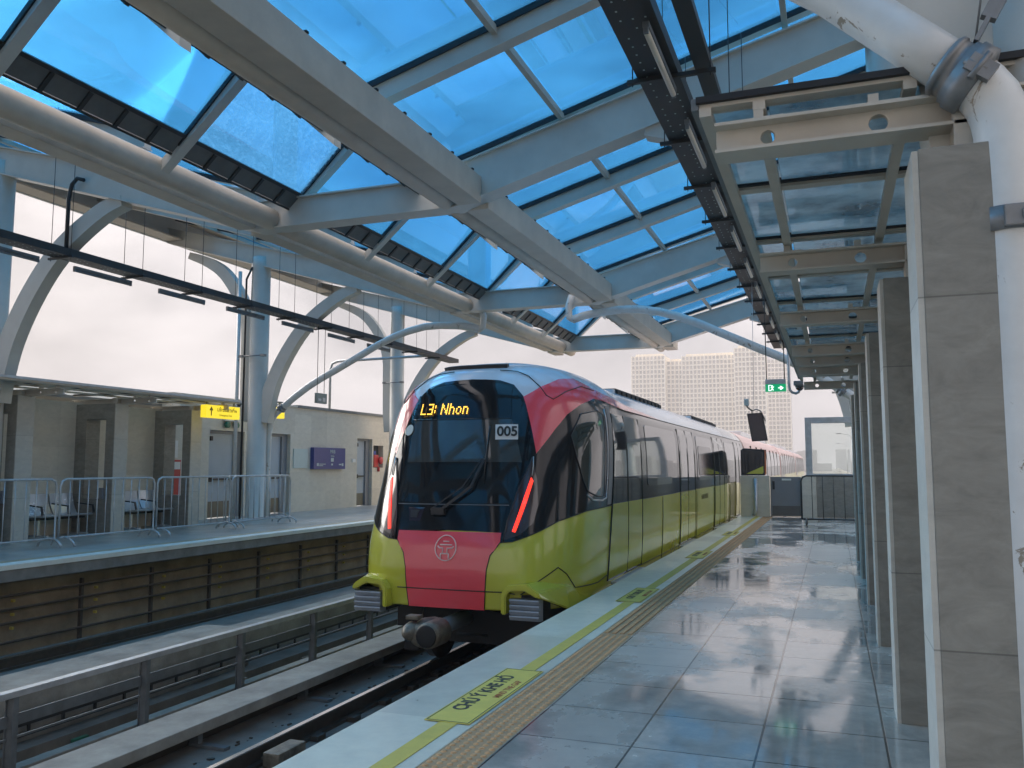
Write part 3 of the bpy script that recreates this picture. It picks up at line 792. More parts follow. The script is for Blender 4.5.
def lamp(x, y, z, lab, grp, mat='tube'):
    t_ = thing('tube_lamp', (x, y, z), lab, 'tube lamp', grp)
    MB().box(x - .028, x + .028, y - .66, y + .66, z - .002, z + .045, .004).build('lamp_base', 'galv_dull', t_)
    MB().tube([(x, y - .63, z - .03), (x, y + .63, z - .03)], .026, 12).build('tube', mat, t_)
    m_ = MB(); m_.box(x - .02, x + .02, y - .665, y - .635, z - .055, z + .0); m_.box(x - .02, x + .02, y + .635, y + .665, z - .055, z + .0); m_.build('end_cap', 'galv_dull', t_)
    return t_
first = None
for i in range(10):
    y = 7.25 + i * 2.1 if i else 7.25
    lab = ('unlit white tube fixed below the right cable tray, ' + PL[i])[:120]
    if first is None: first = lamp(-1.30, y, 4.93, PL[0], 'tube lamps under the right cable tray')
    else: copy_tree(first, (-1.30, y, 4.93), PL[i])
LL = ['dark tube lamp under the left tray at the left picture edge', 'dark tube lamp under the left tray above the first bench', 'dark tube lamp under the left tray above the second bench',
      'dark tube lamp under the left tray just before the column', 'dark tube lamp under the left tray just past the column', 'dark tube lamp under the left tray above the blue board', 'farthest dark tube lamp under the left tray']
firstL = None
for i in range(7):
    y = 9.9 + i * 2.05 if i else 9.9
    if firstL is None: firstL = lamp(-12.44, y, 4.87, LL[0], 'tube lamps under the left cable tray', 'galv_dull')
    else: copy_tree(firstL, (-12.44, y, 4.87), LL[i])
# wires dropping to the left tray
t_ = thing('black_conduit', (-12.9, 13.2, 5.0), 'thick black conduit bending down to the left cable tray', 'conduit')
MB().tube([(-12.05, 11.05, 6.35), (-12.2, 11.05, 6.4), (-12.32, 11.05, 6.3), (-12.38, 11.05, 6.05), (-12.38, 11.05, 5.05)], .035, 8).build('conduit_tube', 'black_wire', t_)
tag(MB().tube([(-14.62, 18.85, .0), (-14.62, 18.85, 6.4), (-14.4, 18.8, 6.7)], .028, 8).build('black_cable', 'black_wire', None, (-14.62, 18.85, 0)), 'black cable strapped up the left side of the main column', 'cable')
tag(MB().tube([(-14.75, 18.75, .0), (-14.75, 18.75, 6.6)], .05, 8).build('thin_downpipe', 'pipe', None, (-14.75, 18.75, 0)), 'slim grey pipe standing beside the main left column', 'pipe')
# ================================================================== RIGHT PLATFORM: PIERS, LOW CANOPY
ords = ['nearest', 'second', 'third', 'fourth', 'fifth', 'sixth']
for k in range(6):
    y = 3.13 + 2.15 * k
    if k == 0: lab = 'tall stone clad pier nearest the camera, directly behind the white rain pipe'
    else: lab = '%s stone clad pier in the row along the right side, counted from the camera' % ords[k]
    t_ = thing('stone_pier', (.8, y, 0), lab, 'pier', 'stone clad piers along the right platform')
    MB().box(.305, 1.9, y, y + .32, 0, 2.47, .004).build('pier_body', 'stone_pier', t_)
    MB().box(.285, .3045, y + .003, y + .317, 0, 2.465).build('pier_face', 'stone_lit', t_)  # thin slab in lighter stone paints the light on the track side
    MB().box(.43, .58, y + .10, y + .22, 2.47, 2.68, .004).build('canopy_post', 'steel_pale', t_)
bw = thing('parapet_wall', (2.0, 6, 0), 'unseen stone parapet behind the right piers, kept low to let sky light in', 'parapet wall')
MB().box(1.9, 2.1, -12, 25.1, 0, 1.1, .01).build('wall', 'stone_wall', bw)  # unseen wall, lowered so sky light reaches the platform and canopy

def low_canopy(xe, sgn, ys, gy0, gy1, label, grp, extra=(), trim='galv_dull', dz=0.):
    t_ = thing('low_canopy', (xe + sgn * 1.2, (gy0 + gy1) / 2, 2.6), label, 'glass canopy', grp)
    X_ = lambda d: xe + sgn * d
    yb = sorted(list(ys) + list(extra))
    for y in yb:
        # web with two round holes, cut as a polygon with keyhole seams
        m_ = MB()
        za, zb = 2.622, 2.715
        m_.box(X_(.06), X_(2.3), y - .07, y + .07, za - .012, za); m_.box(X_(.06), X_(2.3), y - .07, y + .07, zb, zb + .012)
        holes = [(.25, .027), (.635, .033)]
        zc = (za + zb) / 2
        xs = .06
        n = 12
        for hx, r in holes:
            # square cell round each hole
            a, b = hx - .045, hx + .045
            m_.box(X_(xs), X_(a), y - .012, y + .012, za, zb)
            outer = []; inner = []
            for k in range(4 * n // 2):
                an = 2 * PI * k / (2 * n); c, s = math.cos(an), math.sin(an)
                q = max(abs(c) / .045, abs(s) / ((zb - za) / 2))
                outer.append((X_(hx + c / q), zc + s / q)); inner.append((X_(hx + c * r), zc + s * r))
            N = len(outer)
            for yy in (y - .012, y + .012):
                vs = [(p[0], yy, p[1]) for p in outer + inner]
                m_._faces(vs, [(i, (i + 1) % N, N + (i + 1) % N, N + i) for i in range(N)])
            vs = [(p[0], y - .012, p[1]) for p in inner] + [(p[0], y + .012, p[1]) for p in inner]
            m_._faces(vs, [(i, (i + 1) % N, N + (i + 1) % N, N + i) for i in range(N)])
            xs = b
        m_.box(X_(xs), X_(2.3), y - .012, y + .012, za, zb)
        m_.build('canopy_beam', 'steel_pale', t_)
        for hx in (.22, .62):
            m_ = MB(); m_.box(X_(hx - .018), X_(hx + .018), y - .04, y + .04, 2.728, 2.769); m_.box(X_(hx - .02), X_(hx + .09), y - .055, y - .04, 2.728, 2.735)
            m_.build('glass_bracket', 'steel_pale', t_)
    # crossbars with gaskets
    allb = sorted(set([round(v, 3) for v in ys] + [round(v + 1.08, 3) for v in ys if v + 1.08 < gy1]))
    for y in allb:
        MB().box(X_(0), X_(2.3), y - .035, y + .035, 2.806, 2.830).build('crossbar', 'steel_pale', t_)
        MB().box(X_(-.01), X_(2.3), y - .058, y - .037, 2.82, 2.845).build('gasket', 'gasket', t_)
    for d in (.0, .20, .72, 1.25):
        MB().box(X_(d), X_(d + .045), gy0, gy1, 2.77, 2.805).build('long_bar', 'steel_pale', t_)
    MB().box(X_(-.03), X_(-.002), gy0, gy1, 2.80, 2.846).build('edge_trim', trim, t_)
    for a, b in zip(allb, allb[1:] + [gy1]):
        if b - a < .1: continue
        for c0, c1 in ((.01, .215), (.25, .735), (.77, 1.265), (1.30, 2.3)):
            MB().box(X_(c0), X_(c1), a + .037, b - .064, 2.831, 2.842).build('canopy_pane', 'canopy_glass', t_)
    t_.location.z += dz
    return t_
low_canopy(-.44, 1, [3.3, 5.45, 7.6, 9.75, 11.9, 14.05], 3.26, 14.3, 'low glass canopy on drilled steel beams over the right platform piers', 'low glass canopies', extra=(10.75,), dz=-.03)
low_canopy(-13.06, -1, [7.3, 9.57, 11.82, 14.12, 16.4], 7.2, 16.75, 'low glass canopy over the bench bays of the left platform', 'low glass canopies', trim='galv', dz=.09)

# ================================================================== END OF THE RIGHT PLATFORM
t_ = thing('end_wall', (-1, 25.2, 0), 'stone parapet with a grey metal gate closing the far end of the right platform', 'parapet wall')
MB().box(-2.47, -1.68, 25.1, 25.45, 0, 1.13, .01).build('stone_block', 'stone_wall', t_)
MB().box(-.82, -.45, 25.1, 25.45, 0, 1.13, .01).build('stone_block', 'stone_wall', t_)
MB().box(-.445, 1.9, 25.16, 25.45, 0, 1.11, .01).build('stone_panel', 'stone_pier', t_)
g_ = MB().box(-1.66, -.84, 25.2, 25.24, .02, 1.1, .01).build('gate', 'door_frame', t_)
MB().box(-1.62, -.88, 25.185, 25.198, .04, .30).build('kick_plate', 'kick', g_)
MB().box(-1.60, -1.54, 25.17, 25.198, .75, .98).build('handle', 'black_plastic', g_)
MB().box(-1.35, -1.1, 25.19, 25.198, 1.0, 1.05).build('label_plate', 'white_paint', g_)
MB().tube([(-2.05, 25.08, 1.05), (-2.05, 25.06, .2), (-2.1, 25.02, .04)], .05, 8).build('post', 'galv', t_)
d_ = thing('driver_mirror', (-2.1, 25.0, 1.13), 'black rounded driver monitor with an orange edge standing on the end wall beside the train', 'monitor')
MB().prism([(-2.44, 1.14), (-1.80, 1.14), (-1.76, 1.18), (-1.76, 1.78), (-1.80, 1.86), (-2.36, 1.90), (-2.44, 1.84)], 'y', 25.12, 25.3, bev=.012).build('casing', 'black_plastic', d_)
MB().prism([(-2.40, 1.18), (-1.86, 1.18), (-1.82, 1.22), (-1.82, 1.76), (-1.86, 1.82), (-2.35, 1.85), (-2.40, 1.8)], 'y', 25.112, 25.118).build('screen', 'train_glass', d_)
MB().prism([(-2.30, 1.185), (-1.86, 1.185), (-1.825, 1.22), (-1.825, 1.40)], 'y', 25.107, 25.111).build('train_reflection', 'train_green', d_)  # green patch paints the train's reflection into the dark glass
MB().prism([(-1.79, 1.15), (-1.745, 1.19), (-1.745, 1.79), (-1.79, 1.87)], 'y', 25.10, 25.118).build('edge_strip', 'orange', d_)
t_ = thing('glass_screen', (.1, 25.3, 1.13), 'tall clear glass screen in a thick pale metal frame above the end wall', 'glass screen')
MB().box(-.70, -.53, 25.2, 25.4, 1.132, 2.74, .01).build('frame', 'galv', t_); MB().box(-.527, 1.88, 25.2, 25.4, 2.58, 2.74, .01).build('frame', 'galv', t_); MB().box(-.527, 1.88, 25.22, 25.38, 1.132, 1.19, .004).build('frame', 'galv', t_)
MB().box(-.528, 1.88, 25.29, 25.302, 1.192, 2.578).build('pane', 'clear_glass', t_)

# crowd barriers
def barrier(loc, length, label, group, rot=0., nb=11, h=1.17, mat='galv'):
    t_ = thing('crowd_barrier', loc, label, 'barrier', group)
    o = Vector(loc)
    m_ = MB(); L_ = length; r = .12
    pts = [(0, .16), (0, h - r), (.035, h - .035), (r, h), (L_ - r, h), (L_ - .035, h - .035), (L_, h - r), (L_, .16)]
    P = [(o.x, o.y + a, o.z + b) for a, b in pts]
    m_.tube(P + [P[0]], .020, 10); m_.build('frame', mat, t_)
    for k in range(1, nb):
        y = L_ * k / nb
        MB().tube([(o.x, o.y + y, o.z + .16), (o.x, o.y + y, o.z + h - .01)], .0085, 6).build('bar', mat, t_)
    for y in (.10, L_ - .10):
        arc = [(o.x + .27 * math.cos(a), o.y + y, o.z + .022 + .14 * math.sin(a)) for a in [PI * i / 10 for i in range(11)]]
        MB().tube(arc, .02, 8).build('foot', mat, t_)
    return t_
GB = 'crowd barriers lining the left platform'
b0 = barrier((-12.62, 9.10, 0), 2.22, 'crowd barrier at the left picture edge in front of the first pier', GB)
labs = ['crowd barrier in front of the first bench bay', 'crowd barrier in front of the second bench and the red cabinet']
for (y, lab) in ((11.40, labs[0]), (13.70, labs[1])): copy_tree(b0, (-12.62, y, 0), lab)
copy_tree(b0, (-12.62, 15.98, 0), 'crowd barrier at the foot of the big left column')
b5 = copy_tree(b0, (-12.95, 16.2, 0), 'darker second crowd barrier standing just behind the one at the big column')
b6 = barrier((-.72, 21.5, 0), 1.9, 'dark crowd barrier standing across the far end of the right platform', 'barrier at the right platform end', nb=8, mat='tray')
b6.rotation_euler = (0, 0, -PI / 2)

# ================================================================== LEFT PLATFORM BUILDING
t_ = thing('platform_building', (-15.6, 20, 0), 'low beige stone building with blue doors behind the left platform', 'building')
def wallseg(y0, y1, z0, z1, x=-15.5): MB().box(x - .3, x, y0, y1, z0, z1).build('wall', 'stone_wall', t_)
WZ = 3.2
segs = [(17.2, 18.65), (20.1, 21.0), (22.3, 26.25), (27.3, 27.38), (28.1, 34)]
for a, b in segs: wallseg(a, b, 0, WZ)
for a, b in ((18.65, 20.1), (21.0, 22.3), (26.25, 27.3)): wallseg(a, b, 2.36, WZ)
wallseg(27.38, 28.1, 0, 1.34); wallseg(27.38, 28.1, 2.14, WZ)
MB().box(-15.85, -15.44, 22.6, 34, WZ + .002, WZ + .08).build('coping', 'galv_dull', t_)
MB().box(-15.85, -15.46, 17.2, 22.59, WZ + .002, WZ + .05).build('coping', 'stone_wall', t_)
MB().box(-15.8, -15.7, 27.38, 28.1, 1.342, 2.138).build('recess_back', 'shadow_gap', t_)
MB().box(-19, -15.81, 5, 34, 2.9, 3.1).build('roof_slab', 'concrete_mid', t_)
for a, b in ((18.7, 20.05), (21.05, 22.25), (26.3, 27.25)):
    d_ = MB().box(-15.72, -15.68, a + .08, b - .22, .02, 2.28).build('door', 'door_blue', t_)
    m_ = MB(); m_.box(-15.79, -15.62, a - .05, a + .07, 0, 2.36); m_.box(-15.79, -15.62, b - .21, b + .05, 0, 2.36); m_.box(-15.79, -15.62, a + .07, b - .21, 2.285, 2.36); m_.build('door_frame', 'door_frame', t_)
    MB().box(-15.679, -15.67, a + .09, b - .23, .03, .45).build('kick_plate', 'kick', d_)
    m_ = MB(); m_.box(-15.675, -15.60, a + .12, b - .30, 1.02, 1.07, .01); m_.box(-15.677, -15.60, a + .14, a + .22, .98, 1.11, .01); m_.build('push_bar', 'black_plastic', d_)
    MB().box(-15.675, -15.62, a + .16, a + .24, 2.08, 2.2, .005).build('door_closer', 'black_plastic', d_)
MB().box(-15.3, -15.05, 5, 17.2, 0, 2.75).build('bay_wall', 'stone_wall', t_)
MB().box(-15.3, -15.05, 17.0, 17.2, 2.75, WZ).build('wall', 'stone_wall', t_)
# pier fins with openings
for i, y in enumerate([9.3, 11.6, 13.9, 16.18]):
    lab = ['stone pier fin with a window opening at the left picture edge', 'stone pier fin left of the first bench bay', 'stone pier fin between the two bench bays', 'stone pier fin between the red cabinet bay and the blue door'][i]
    f_ = thing('pier_fin', (-14.5, y, 0), lab, 'pier', 'stone pier fins on the left platform')
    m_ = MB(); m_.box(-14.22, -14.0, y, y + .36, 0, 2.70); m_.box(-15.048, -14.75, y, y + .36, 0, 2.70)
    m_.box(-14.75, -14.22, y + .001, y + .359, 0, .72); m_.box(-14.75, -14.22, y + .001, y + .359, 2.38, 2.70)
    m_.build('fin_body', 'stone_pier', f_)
    MB().box(-13.998, -13.98, y + .002, y + .358, 0, 2.695).build('fin_face', 'stone_lit', f_)  # lighter slab paints the light falling on the fin's track side
    MB().box(-14.16, -14.06, y + .12, y + .24, 2.70, 2.80).build('canopy_post', 'steel_pale', f_)
    if i < 3:
        tag(MB().box(-14.28, -14.18, y - .06, y - .002, .72, .95, .01).build('socket_box', 'door_frame', None, (-14.2, y, .8)), ['small grey switch box on the fin at the left picture edge', 'small grey switch box on the fin beside the first bench', 'small grey switch box on the fin beside the second bench'][i], 'switch box')
# benches
def bench(y, lab):
    b_ = thing('steel_bench', (-14.7, y, 0), lab, 'bench', 'polished steel benches in the left bays')
    for k in range(2):
        ya = y + .03 + k * .62; yb = ya + .58
        m_ = MB(); prof = [(-14.42, .40), (-14.40, .425), (-14.46, .44), (-14.78, .41), (-14.86, .44), (-14.95, .62), (-15.0, .84), (-15.015, .84), (-14.97, .62), (-14.88, .42), (-14.78, .39)]
        m_.prism(prof, 'y', ya, yb); m_.build('seat_shell', 'bench_steel', b_)
    for k in range(3):
        ya = y + k * .62
        m_ = MB(); m_.strip([(-14.40, ya, .44), (-14.44, ya, .60), (-14.86, ya, .64)], .04, .025, (0, 1, 0)); m_.build('armrest', 'black_plastic', b_)
    MB().box(-14.74, -14.68, y - .05, y + 1.32, .33, .39, .005).build('beam', 'black_plastic', b_)
    for ya in (y + .15, y + 1.12):
        m_ = MB(); m_.box(-14.73, -14.69, ya, ya + .05, .04, .33); m_.box(-14.98, -14.45, ya, ya + .05, 0, .04, .005); m_.build('leg', 'bench_steel', b_)
    return b_
bb = bench(12.62, 'polished steel bench in the bay between the first two fins')
copy_tree(bb, (-14.7, 15.02, 0), 'polished steel bench in the bay next to the red cabinet')
copy_tree(bb, (-14.7, 10.15, 0), 'polished steel bench at the left picture edge')
# red fire cabinet
f_ = thing('fire_cabinet', (-14.9, 16.9, .64), 'narrow red fire cabinet with a white notice above it beside the last fin', 'fire cabinet')
MB().box(-15.046, -14.92, 16.62, 16.95, .62, 1.55, .01).build('cabinet', 'red_paint', f_)
MB().box(-14.918, -14.91, 16.72, 16.92, 1.32, 1.5).build('label_plate', 'white_paint', f_)
MB().box(-15.046, -15.03, 16.62, 16.95, 1.6, 2.02).build('notice', 'white_paint', f_)
# wall items
def wallbox(name, mat, y0, y1, z0, z1, lab, cat, d=.03, x=-15.5):
    return tag(MB().box(x + .002, x + d, y0, y1, z0, z1, .004).build(name, mat, None, (x, (y0 + y1) / 2, z0)), lab, cat)
wallbox('notice_panel', 'notice', 22.45, 23.2, 1.33, 1.93, 'pale blank notice panel on the wall left of the navy board', 'notice')
n_ = thing('info_board', (-15.45, 24.3, 1.3), 'navy blue information board with small white lettering on the beige wall', 'information board')
MB().box(-15.498, -15.36, 23.38, 25.25, 1.30, 1.99, .006).build('board', 'board_blue', n_)
text('lettering', 'MRB', .16, 'notice', n_, (-15.352, 24.45, 1.86), (0, 1, 0), (0, 0, 1))
text('lettering', 'Nhổn', .09, 'notice', n_, (-15.352, 24.45, 1.72), (0, 1, 0), (0, 0, 1))
m_ = MB(); m_.box(-15.359, -15.353, 24.36, 24.52, 1.54, 1.66); m_.box(-15.359, -15.353, 24.38, 24.48, 1.42, 1.48); m_.box(-15.359, -15.353, 23.55, 23.65, 1.40, 1.49); m_.box(-15.359, -15.353, 23.68, 24.05, 1.45, 1.47); m_.box(-15.359, -15.353, 23.68, 23.9, 1.40, 1.42); m_.box(-15.359, -15.353, 24.85, 25.0, 1.43, 1.47); m_.box(-15.359, -15.353, 25.03, 25.12, 1.40, 1.49)
m_.build('pictogram', 'notice', n_)
wallbox('white_label', 'white_paint', 25.9, 26.12, 1.52, 1.64, 'tiny white label on the wall left of the last blue door', 'label')
h_ = thing('hose_reel', (-15.6, 27.7, 1.4), 'red hose reel with a blue bottle in the wall recess beside the train nose', 'hose reel')
MB().box(-15.69, -15.5, 27.46, 27.78, 1.36, 1.80, .02).build('red_box', 'red_paint', h_)
MB().lathe([(.09, .0), (.13, .02), (.13, .08), (.05, .1)], (-15.5, 27.84, 1.6), 'x', 16).build('reel', 'red_paint', h_)
MB().box(-15.64, -15.55, 27.5, 27.66, 1.802, 1.94, .02).build('bottle', 'blue_paint', h_)
m_ = MB(); m_.tube([(-15.47, 27.72, 1.36), (-15.47, 27.72, 1.2)], .05, 8); m_.build('nozzle', 'red_paint', h_)
# yellow signs
def ysign(y0, y1, z0, z1, x, lab):
    s_ = thing('yellow_sign', (x, (y0 + y1) / 2, z0), lab, 'sign', 'yellow wayfinding signs')
    MB().box(x - .16, x, y0, y1, z0, z1, .008).build('sign_box', 'yellow_sign', s_)
    m_ = MB(); yc = y0 + .17; zc = (z0 + z1) / 2
    m_.box(x + .002, x + .004, yc - .015, yc + .015, zc - .1, zc + .05); m_.prism([(yc - .065, zc + .02), (yc, zc + .11), (yc + .065, zc + .02), (yc + .04, zc + .01), (yc, zc + .06), (yc - .04, zc + .01)], 'x', x + .002, x + .004)
    m_.build('arrow', 'ink', s_)
    if y1 - y0 > 1:
        text('lettering', 'Lối thoát hiểm', .115, 'ink', s_, (x + .003, (y0 + y1) / 2 + .13, zc + .045), (0, 1, 0), (0, 0, 1), ext=.001, bold=.002)
        text('lettering', 'Emergency Exit', .07, 'ink', s_, (x + .003, (y0 + y1) / 2 + .08, zc - .075), (0, 1, 0), (0, 0, 1), ext=.001)
    m_ = MB(); m_.box(x - .1, x - .06, y0 + .1, y0 + .14, z1 + .001, z1 + .12); m_.box(x - .1, x - .06, y1 - .14, y1 - .1, z1 + .001, z1 + .12); m_.box(x - .14, x - .02, y0, y1, z1 + .121, z1 + .16)
    m_.build('mount', 'galv_dull', s_)
ysign(15.80, 16.98, 2.50, 2.79, -13.25, 'yellow wayfinding sign with an up arrow hung from the end of the left canopy')
ysign(19.2, 20.05, 2.70, 3.0, -14.15, 'yellow wayfinding sign half hidden behind the main left column')
e_ = thing('emergency_lamp', (-15.4, 19.3, 2.4), 'twin headed emergency lamp on the wall above the first blue door', 'emergency lamp')
MB().box(-15.498, -15.4, 19.15, 19.75, 2.62, 2.78, .01).build('housing', 'white_paint', e_)
for y in (19.25, 19.62): MB().lathe([(.05, 0), (.09, .02), (.09, .1), (.07, .12)], (-15.48, y, 2.52), 'x', 14).build('lamp_head', 'dull_green', e_)
# dome camera near the column
def dome(name, x, y, z, lab):
    d_ = thing(name, (x, y, z), lab, 'camera')
    MB().lathe([(.02, .07), (.05, .055), (.07, .0), (.07, -.02)], (x, y, z), 'z', 18).build('cap', 'galv_dull', d_)
    MB().lathe([(.065, -.021), (.058, -.045), (.035, -.07), (.01, -.08)], (x, y, z), 'z', 18).build('dome_lens', 'lens_dark', d_)
    return d_
dome('dome_camera', -14.0, 17.9, 2.96, 'round dome camera hanging just left of the main column')
d_ = dome('dome_camera', -.46, 14.5, 2.68, 'grey dome camera on a curved pipe beside the green exit sign')
MB().tube([(-.62, 14.5, 4.97), (-.62, 14.5, 2.68), (-.61, 14.5, 2.62), (-.58, 14.5, 2.58), (-.52, 14.5, 2.56), (-.48, 14.5, 2.58), (-.46, 14.5, 2.62), (-.46, 14.5, 2.66)], .022, 10).build('support_pipe', 'galv', d_)
m_ = MB(); m_.box(-.55, -.40, 14.42, 14.5, 2.68, 2.76, .02); m_.build('camera_head', 'clamp', d_)
# exit signs
e_ = thing('exit_sign', (-.83, 14.5, 2.6), 'green exit sign with a white arrow hanging above the right platform', 'exit sign')
MB().box(-.99, -.67, 14.49, 14.56, 2.602, 2.72).build('face', 'exit_green', e_)
MB().box(-.99, -.67, 14.49, 14.56, 2.722, 2.80, .004).build('housing', 'galv', e_)
m_ = MB(); m_.box(-.79, -.72, 14.484, 14.489, 2.652, 2.664); m_.prism([(-.75, 2.625), (-.705, 2.658), (-.75, 2.691), (-.765, 2.68), (-.735, 2.658), (-.765, 2.636)], 'y', 14.484, 14.489); m_.build('arrow', 'exit_white', e_)
m_ = MB(); m_.box(-.94, -.93, 14.484, 14.489, 2.62, 2.70); m_.box(-.94, -.90, 14.484, 14.489, 2.70, 2.708); m_.box(-.94, -.90, 14.484, 14.489, 2.612, 2.62)
m_.box(-.895, -.875, 14.484, 14.489, 2.685, 2.702); m_.strip([(-.885, 14.486, 2.68), (-.88, 14.486, 2.65), (-.865, 14.486, 2.62)], .004, .012, (0, 1, 0)); m_.strip([(-.905, 14.486, 2.67), (-.87, 14.486, 2.668), (-.855, 14.486, 2.68)], .004, .010, (0, 1, 0)); m_.strip([(-.88, 14.486, 2.65), (-.905, 14.486, 2.62)], .004, .010, (0, 1, 0))
m_.build('running_figure', 'exit_white', e_)
for x in (-.97, -.69): MB().tube([(x, 14.52, 2.8), (x, 14.52, 5.0)], .009, 6).build('rod', 'black_wire', e_)
e_ = thing('exit_sign', (-12.3, 19, 3.0), 'small grey unlit exit sign hanging on two rods from the left tray', 'exit sign')
MB().box(-12.34, -12.26, 18.75, 19.2, 3.0, 3.26, .004).build('face', 'sign_dull', e_)
m_ = MB(); m_.box(-12.258, -12.255, 18.8, 18.93, 3.06, 3.12); m_.box(-12.258, -12.255, 19.0, 19.12, 3.05, 3.15); m_.build('arrow', 'galv', e_)
for y in (18.8, 19.12): MB().tube([(-12.3, y, 3.27), (-12.3, y, 5.0)], .008, 6).build('rod', 'black_wire', e_)
# hooked pole on the left building roof
tag(MB().tube([(-16.3, 25.7, 3.1), (-16.3, 25.7, 4.75), (-16.22, 25.7, 4.95), (-16.0, 25.7, 5.02), (-12.6, 25.7, 5.06)], .045, 10).build('hooked_pole', 'galv', None, (-16.3, 25.7, 3.1)), 'grey pipe rising from the left building roof and bending over to the tray', 'pole')
# tilted display hung over the platform
s_ = thing('hanging_display', (-1.33, 17, 2.1), 'tilted portrait display screen with a small spotlight hanging in front of the tower block', 'screen')
m_ = MB(); c0 = Vector((-1.33, 17, 2.14)); ang = math.radians(9)
ux = Vector((math.cos(math.radians(4)), 0, .05)).normalized(); uz = Vector((-math.sin(ang), 0, math.cos(ang)))
def q(a, b, d): return tuple(c0 + ux * a + uz * b + Vector((0, d, 0)))
m_.hexa([q(-.145, -.27, 0), q(.145, -.27, 0), q(.145, -.27, .06), q(-.145, -.27, .06), q(-.145, .27, 0), q(.145, .27, 0), q(.145, .27, .06), q(-.145, .27, .06)]); m_.build('casing', 'black_plastic', s_)
m_ = MB(); m_.hexa([q(-.125, -.245, -.004), q(.125, -.245, -.004), q(.125, -.245, -.001), q(-.125, -.245, -.001), q(-.125, .245, -.004), q(.125, .245, -.004), q(.125, .245, -.001), q(-.125, .245, -.001)]); m_.build('screen', 'screen', s_)
MB().tube([q(-.05, .27, .03), q(-.04, .32, .03), q(.04, .34, .03), q(.11, .31, .03), q(.15, .2, .03), q(.17, .1, .03)], .012, 8).build('bracket', 'clamp', s_)
MB().tube([q(-.04, .32, .03), (-1.50, 17, 2.52), (-1.53, 17, 2.58)], .016, 8).build('arm', 'clamp', s_)
MB().box(-1.56, -1.47, 16.95, 17.05, 2.55, 2.68, .015).build('spotlight', 'notice', s_)
MB().tube([q(.0, .33, .03), (-1.36, 17.03, 5.0)], .005, 5).build('wire', 'galv', s_)
# ================================================================== TRAIN
CX = -4.02
def P3(q, z, off=0.):
    x, y, zz = surf(q, z)
    if off:
        dq = .4 if 0 <= q <= 180 else .02
        a = Vector(surf(q + dq, z)); b = Vector(surf(q - dq, z)); c = Vector(surf(q, z + .01)); d = Vector(surf(q, z - .01))
        n = (a - b).cross(c - d)
        if n.length < 1e-9: n = Vector((0, 0, 1))
        n.normalize()
        ctr = Vector((0, YB + max(0, -q if q < 0 else q - 180 if q > 180 else 0) + (0), .9))
        if n.dot(Vector((x, y, zz)) - Vector((0, YB if 0 <= q <= 180 else y, .9))) < 0: n = -n
        x, y, zz = x + n.x * off, y + n.y * off, zz + n.z * off
    return Vector((x + CX, y, zz))
def mirror(poly): return [(180 - q, z) for q, z in poly][::-1]
def patch(name, poly, off, mat, parent, dq=3., dz=.06, skirt=.014, both=False):
    """a panel laid on the body surface; poly in (round-the-nose, height) coordinates"""
    bm = bmesh.new()
    for pl in ([poly, mirror(poly)] if both else [poly]):
        vs = [bm.verts.new((q, z, 0)) for q, z in pl]
        bm.faces.new(vs)
    bmesh.ops.triangulate(bm, faces=bm.faces[:])
    q0 = min(v.co.x for v in bm.verts); q1 = max(v.co.x for v in bm.verts); z0 = min(v.co.y for v in bm.verts); z1 = max(v.co.y for v in bm.verts)
    cuts = []
    q = max(q0, 0) + .001
    while q < min(q1, 180): cuts.append(q); q += dq
    cuts += [v for v in (0, -.15, -.3, -.45, -.6, -.75, -.9, -1.2, 180, 180.15, 180.3, 180.45, 180.6, 180.75, 180.9, -3, -6, -10, 183, 190) if q0 < v < q1]
    for cq in cuts:
        bmesh.ops.bisect_plane(bm, geom=bm.verts[:] + bm.edges[:] + bm.faces[:], plane_co=(cq, 0, 0), plane_no=(1, 0, 0))
    k = z0 + dz
    while k < z1:
        bmesh.ops.bisect_plane(bm, geom=bm.verts[:] + bm.edges[:] + bm.faces[:], plane_co=(0, k, 0), plane_no=(0, 1, 0)); k += dz
    rim = [e for e in bm.edges if e.is_boundary]
    par = {}
    for v in bm.verts: par[v] = (v.co.x, v.co.y, off)
    ext = bmesh.ops.extrude_edge_only(bm, edges=rim)
    newv = [g for g in ext['geom'] if isinstance(g, bmesh.types.BMVert)]
    newe = [g for g in ext['geom'] if isinstance(g, bmesh.types.BMFace)]
    for v in newv: par[v] = (v.co.x, v.co.y, off - skirt)
    for v in bm.verts:
        a, b, o = par[v]; v.co = P3(a, b, o)
    for f in bm.faces: f.smooth = True
    for f in newe: f.smooth = False
    bmesh.ops.recalc_face_normals(bm, faces=bm.faces[:])
    # panels must face outwards
    cc = Vector((CX, YB + 1, 1.0)); s_ = sum((1 if f.normal.dot(f.calc_center_median() - cc) > 0 else -1) * f.calc_area() for f in bm.faces if f not in newe)
    if s_ < 0: bmesh.ops.reverse_faces(bm, faces=bm.faces[:])
    me = bpy.data.meshes.new(name); o_ = wloc(parent)
    bmesh.ops.translate(bm, verts=bm.verts[:], vec=-o_)
    for e in bm.edges:
        if any(not f.smooth for f in e.link_faces): e.smooth = False
    bm.to_mesh(me); bm.free(); me.materials.append(M[mat])
    ob = bpy.data.objects.new(name, me); COL.objects.link(ob); ob.parent = parent
    return ob
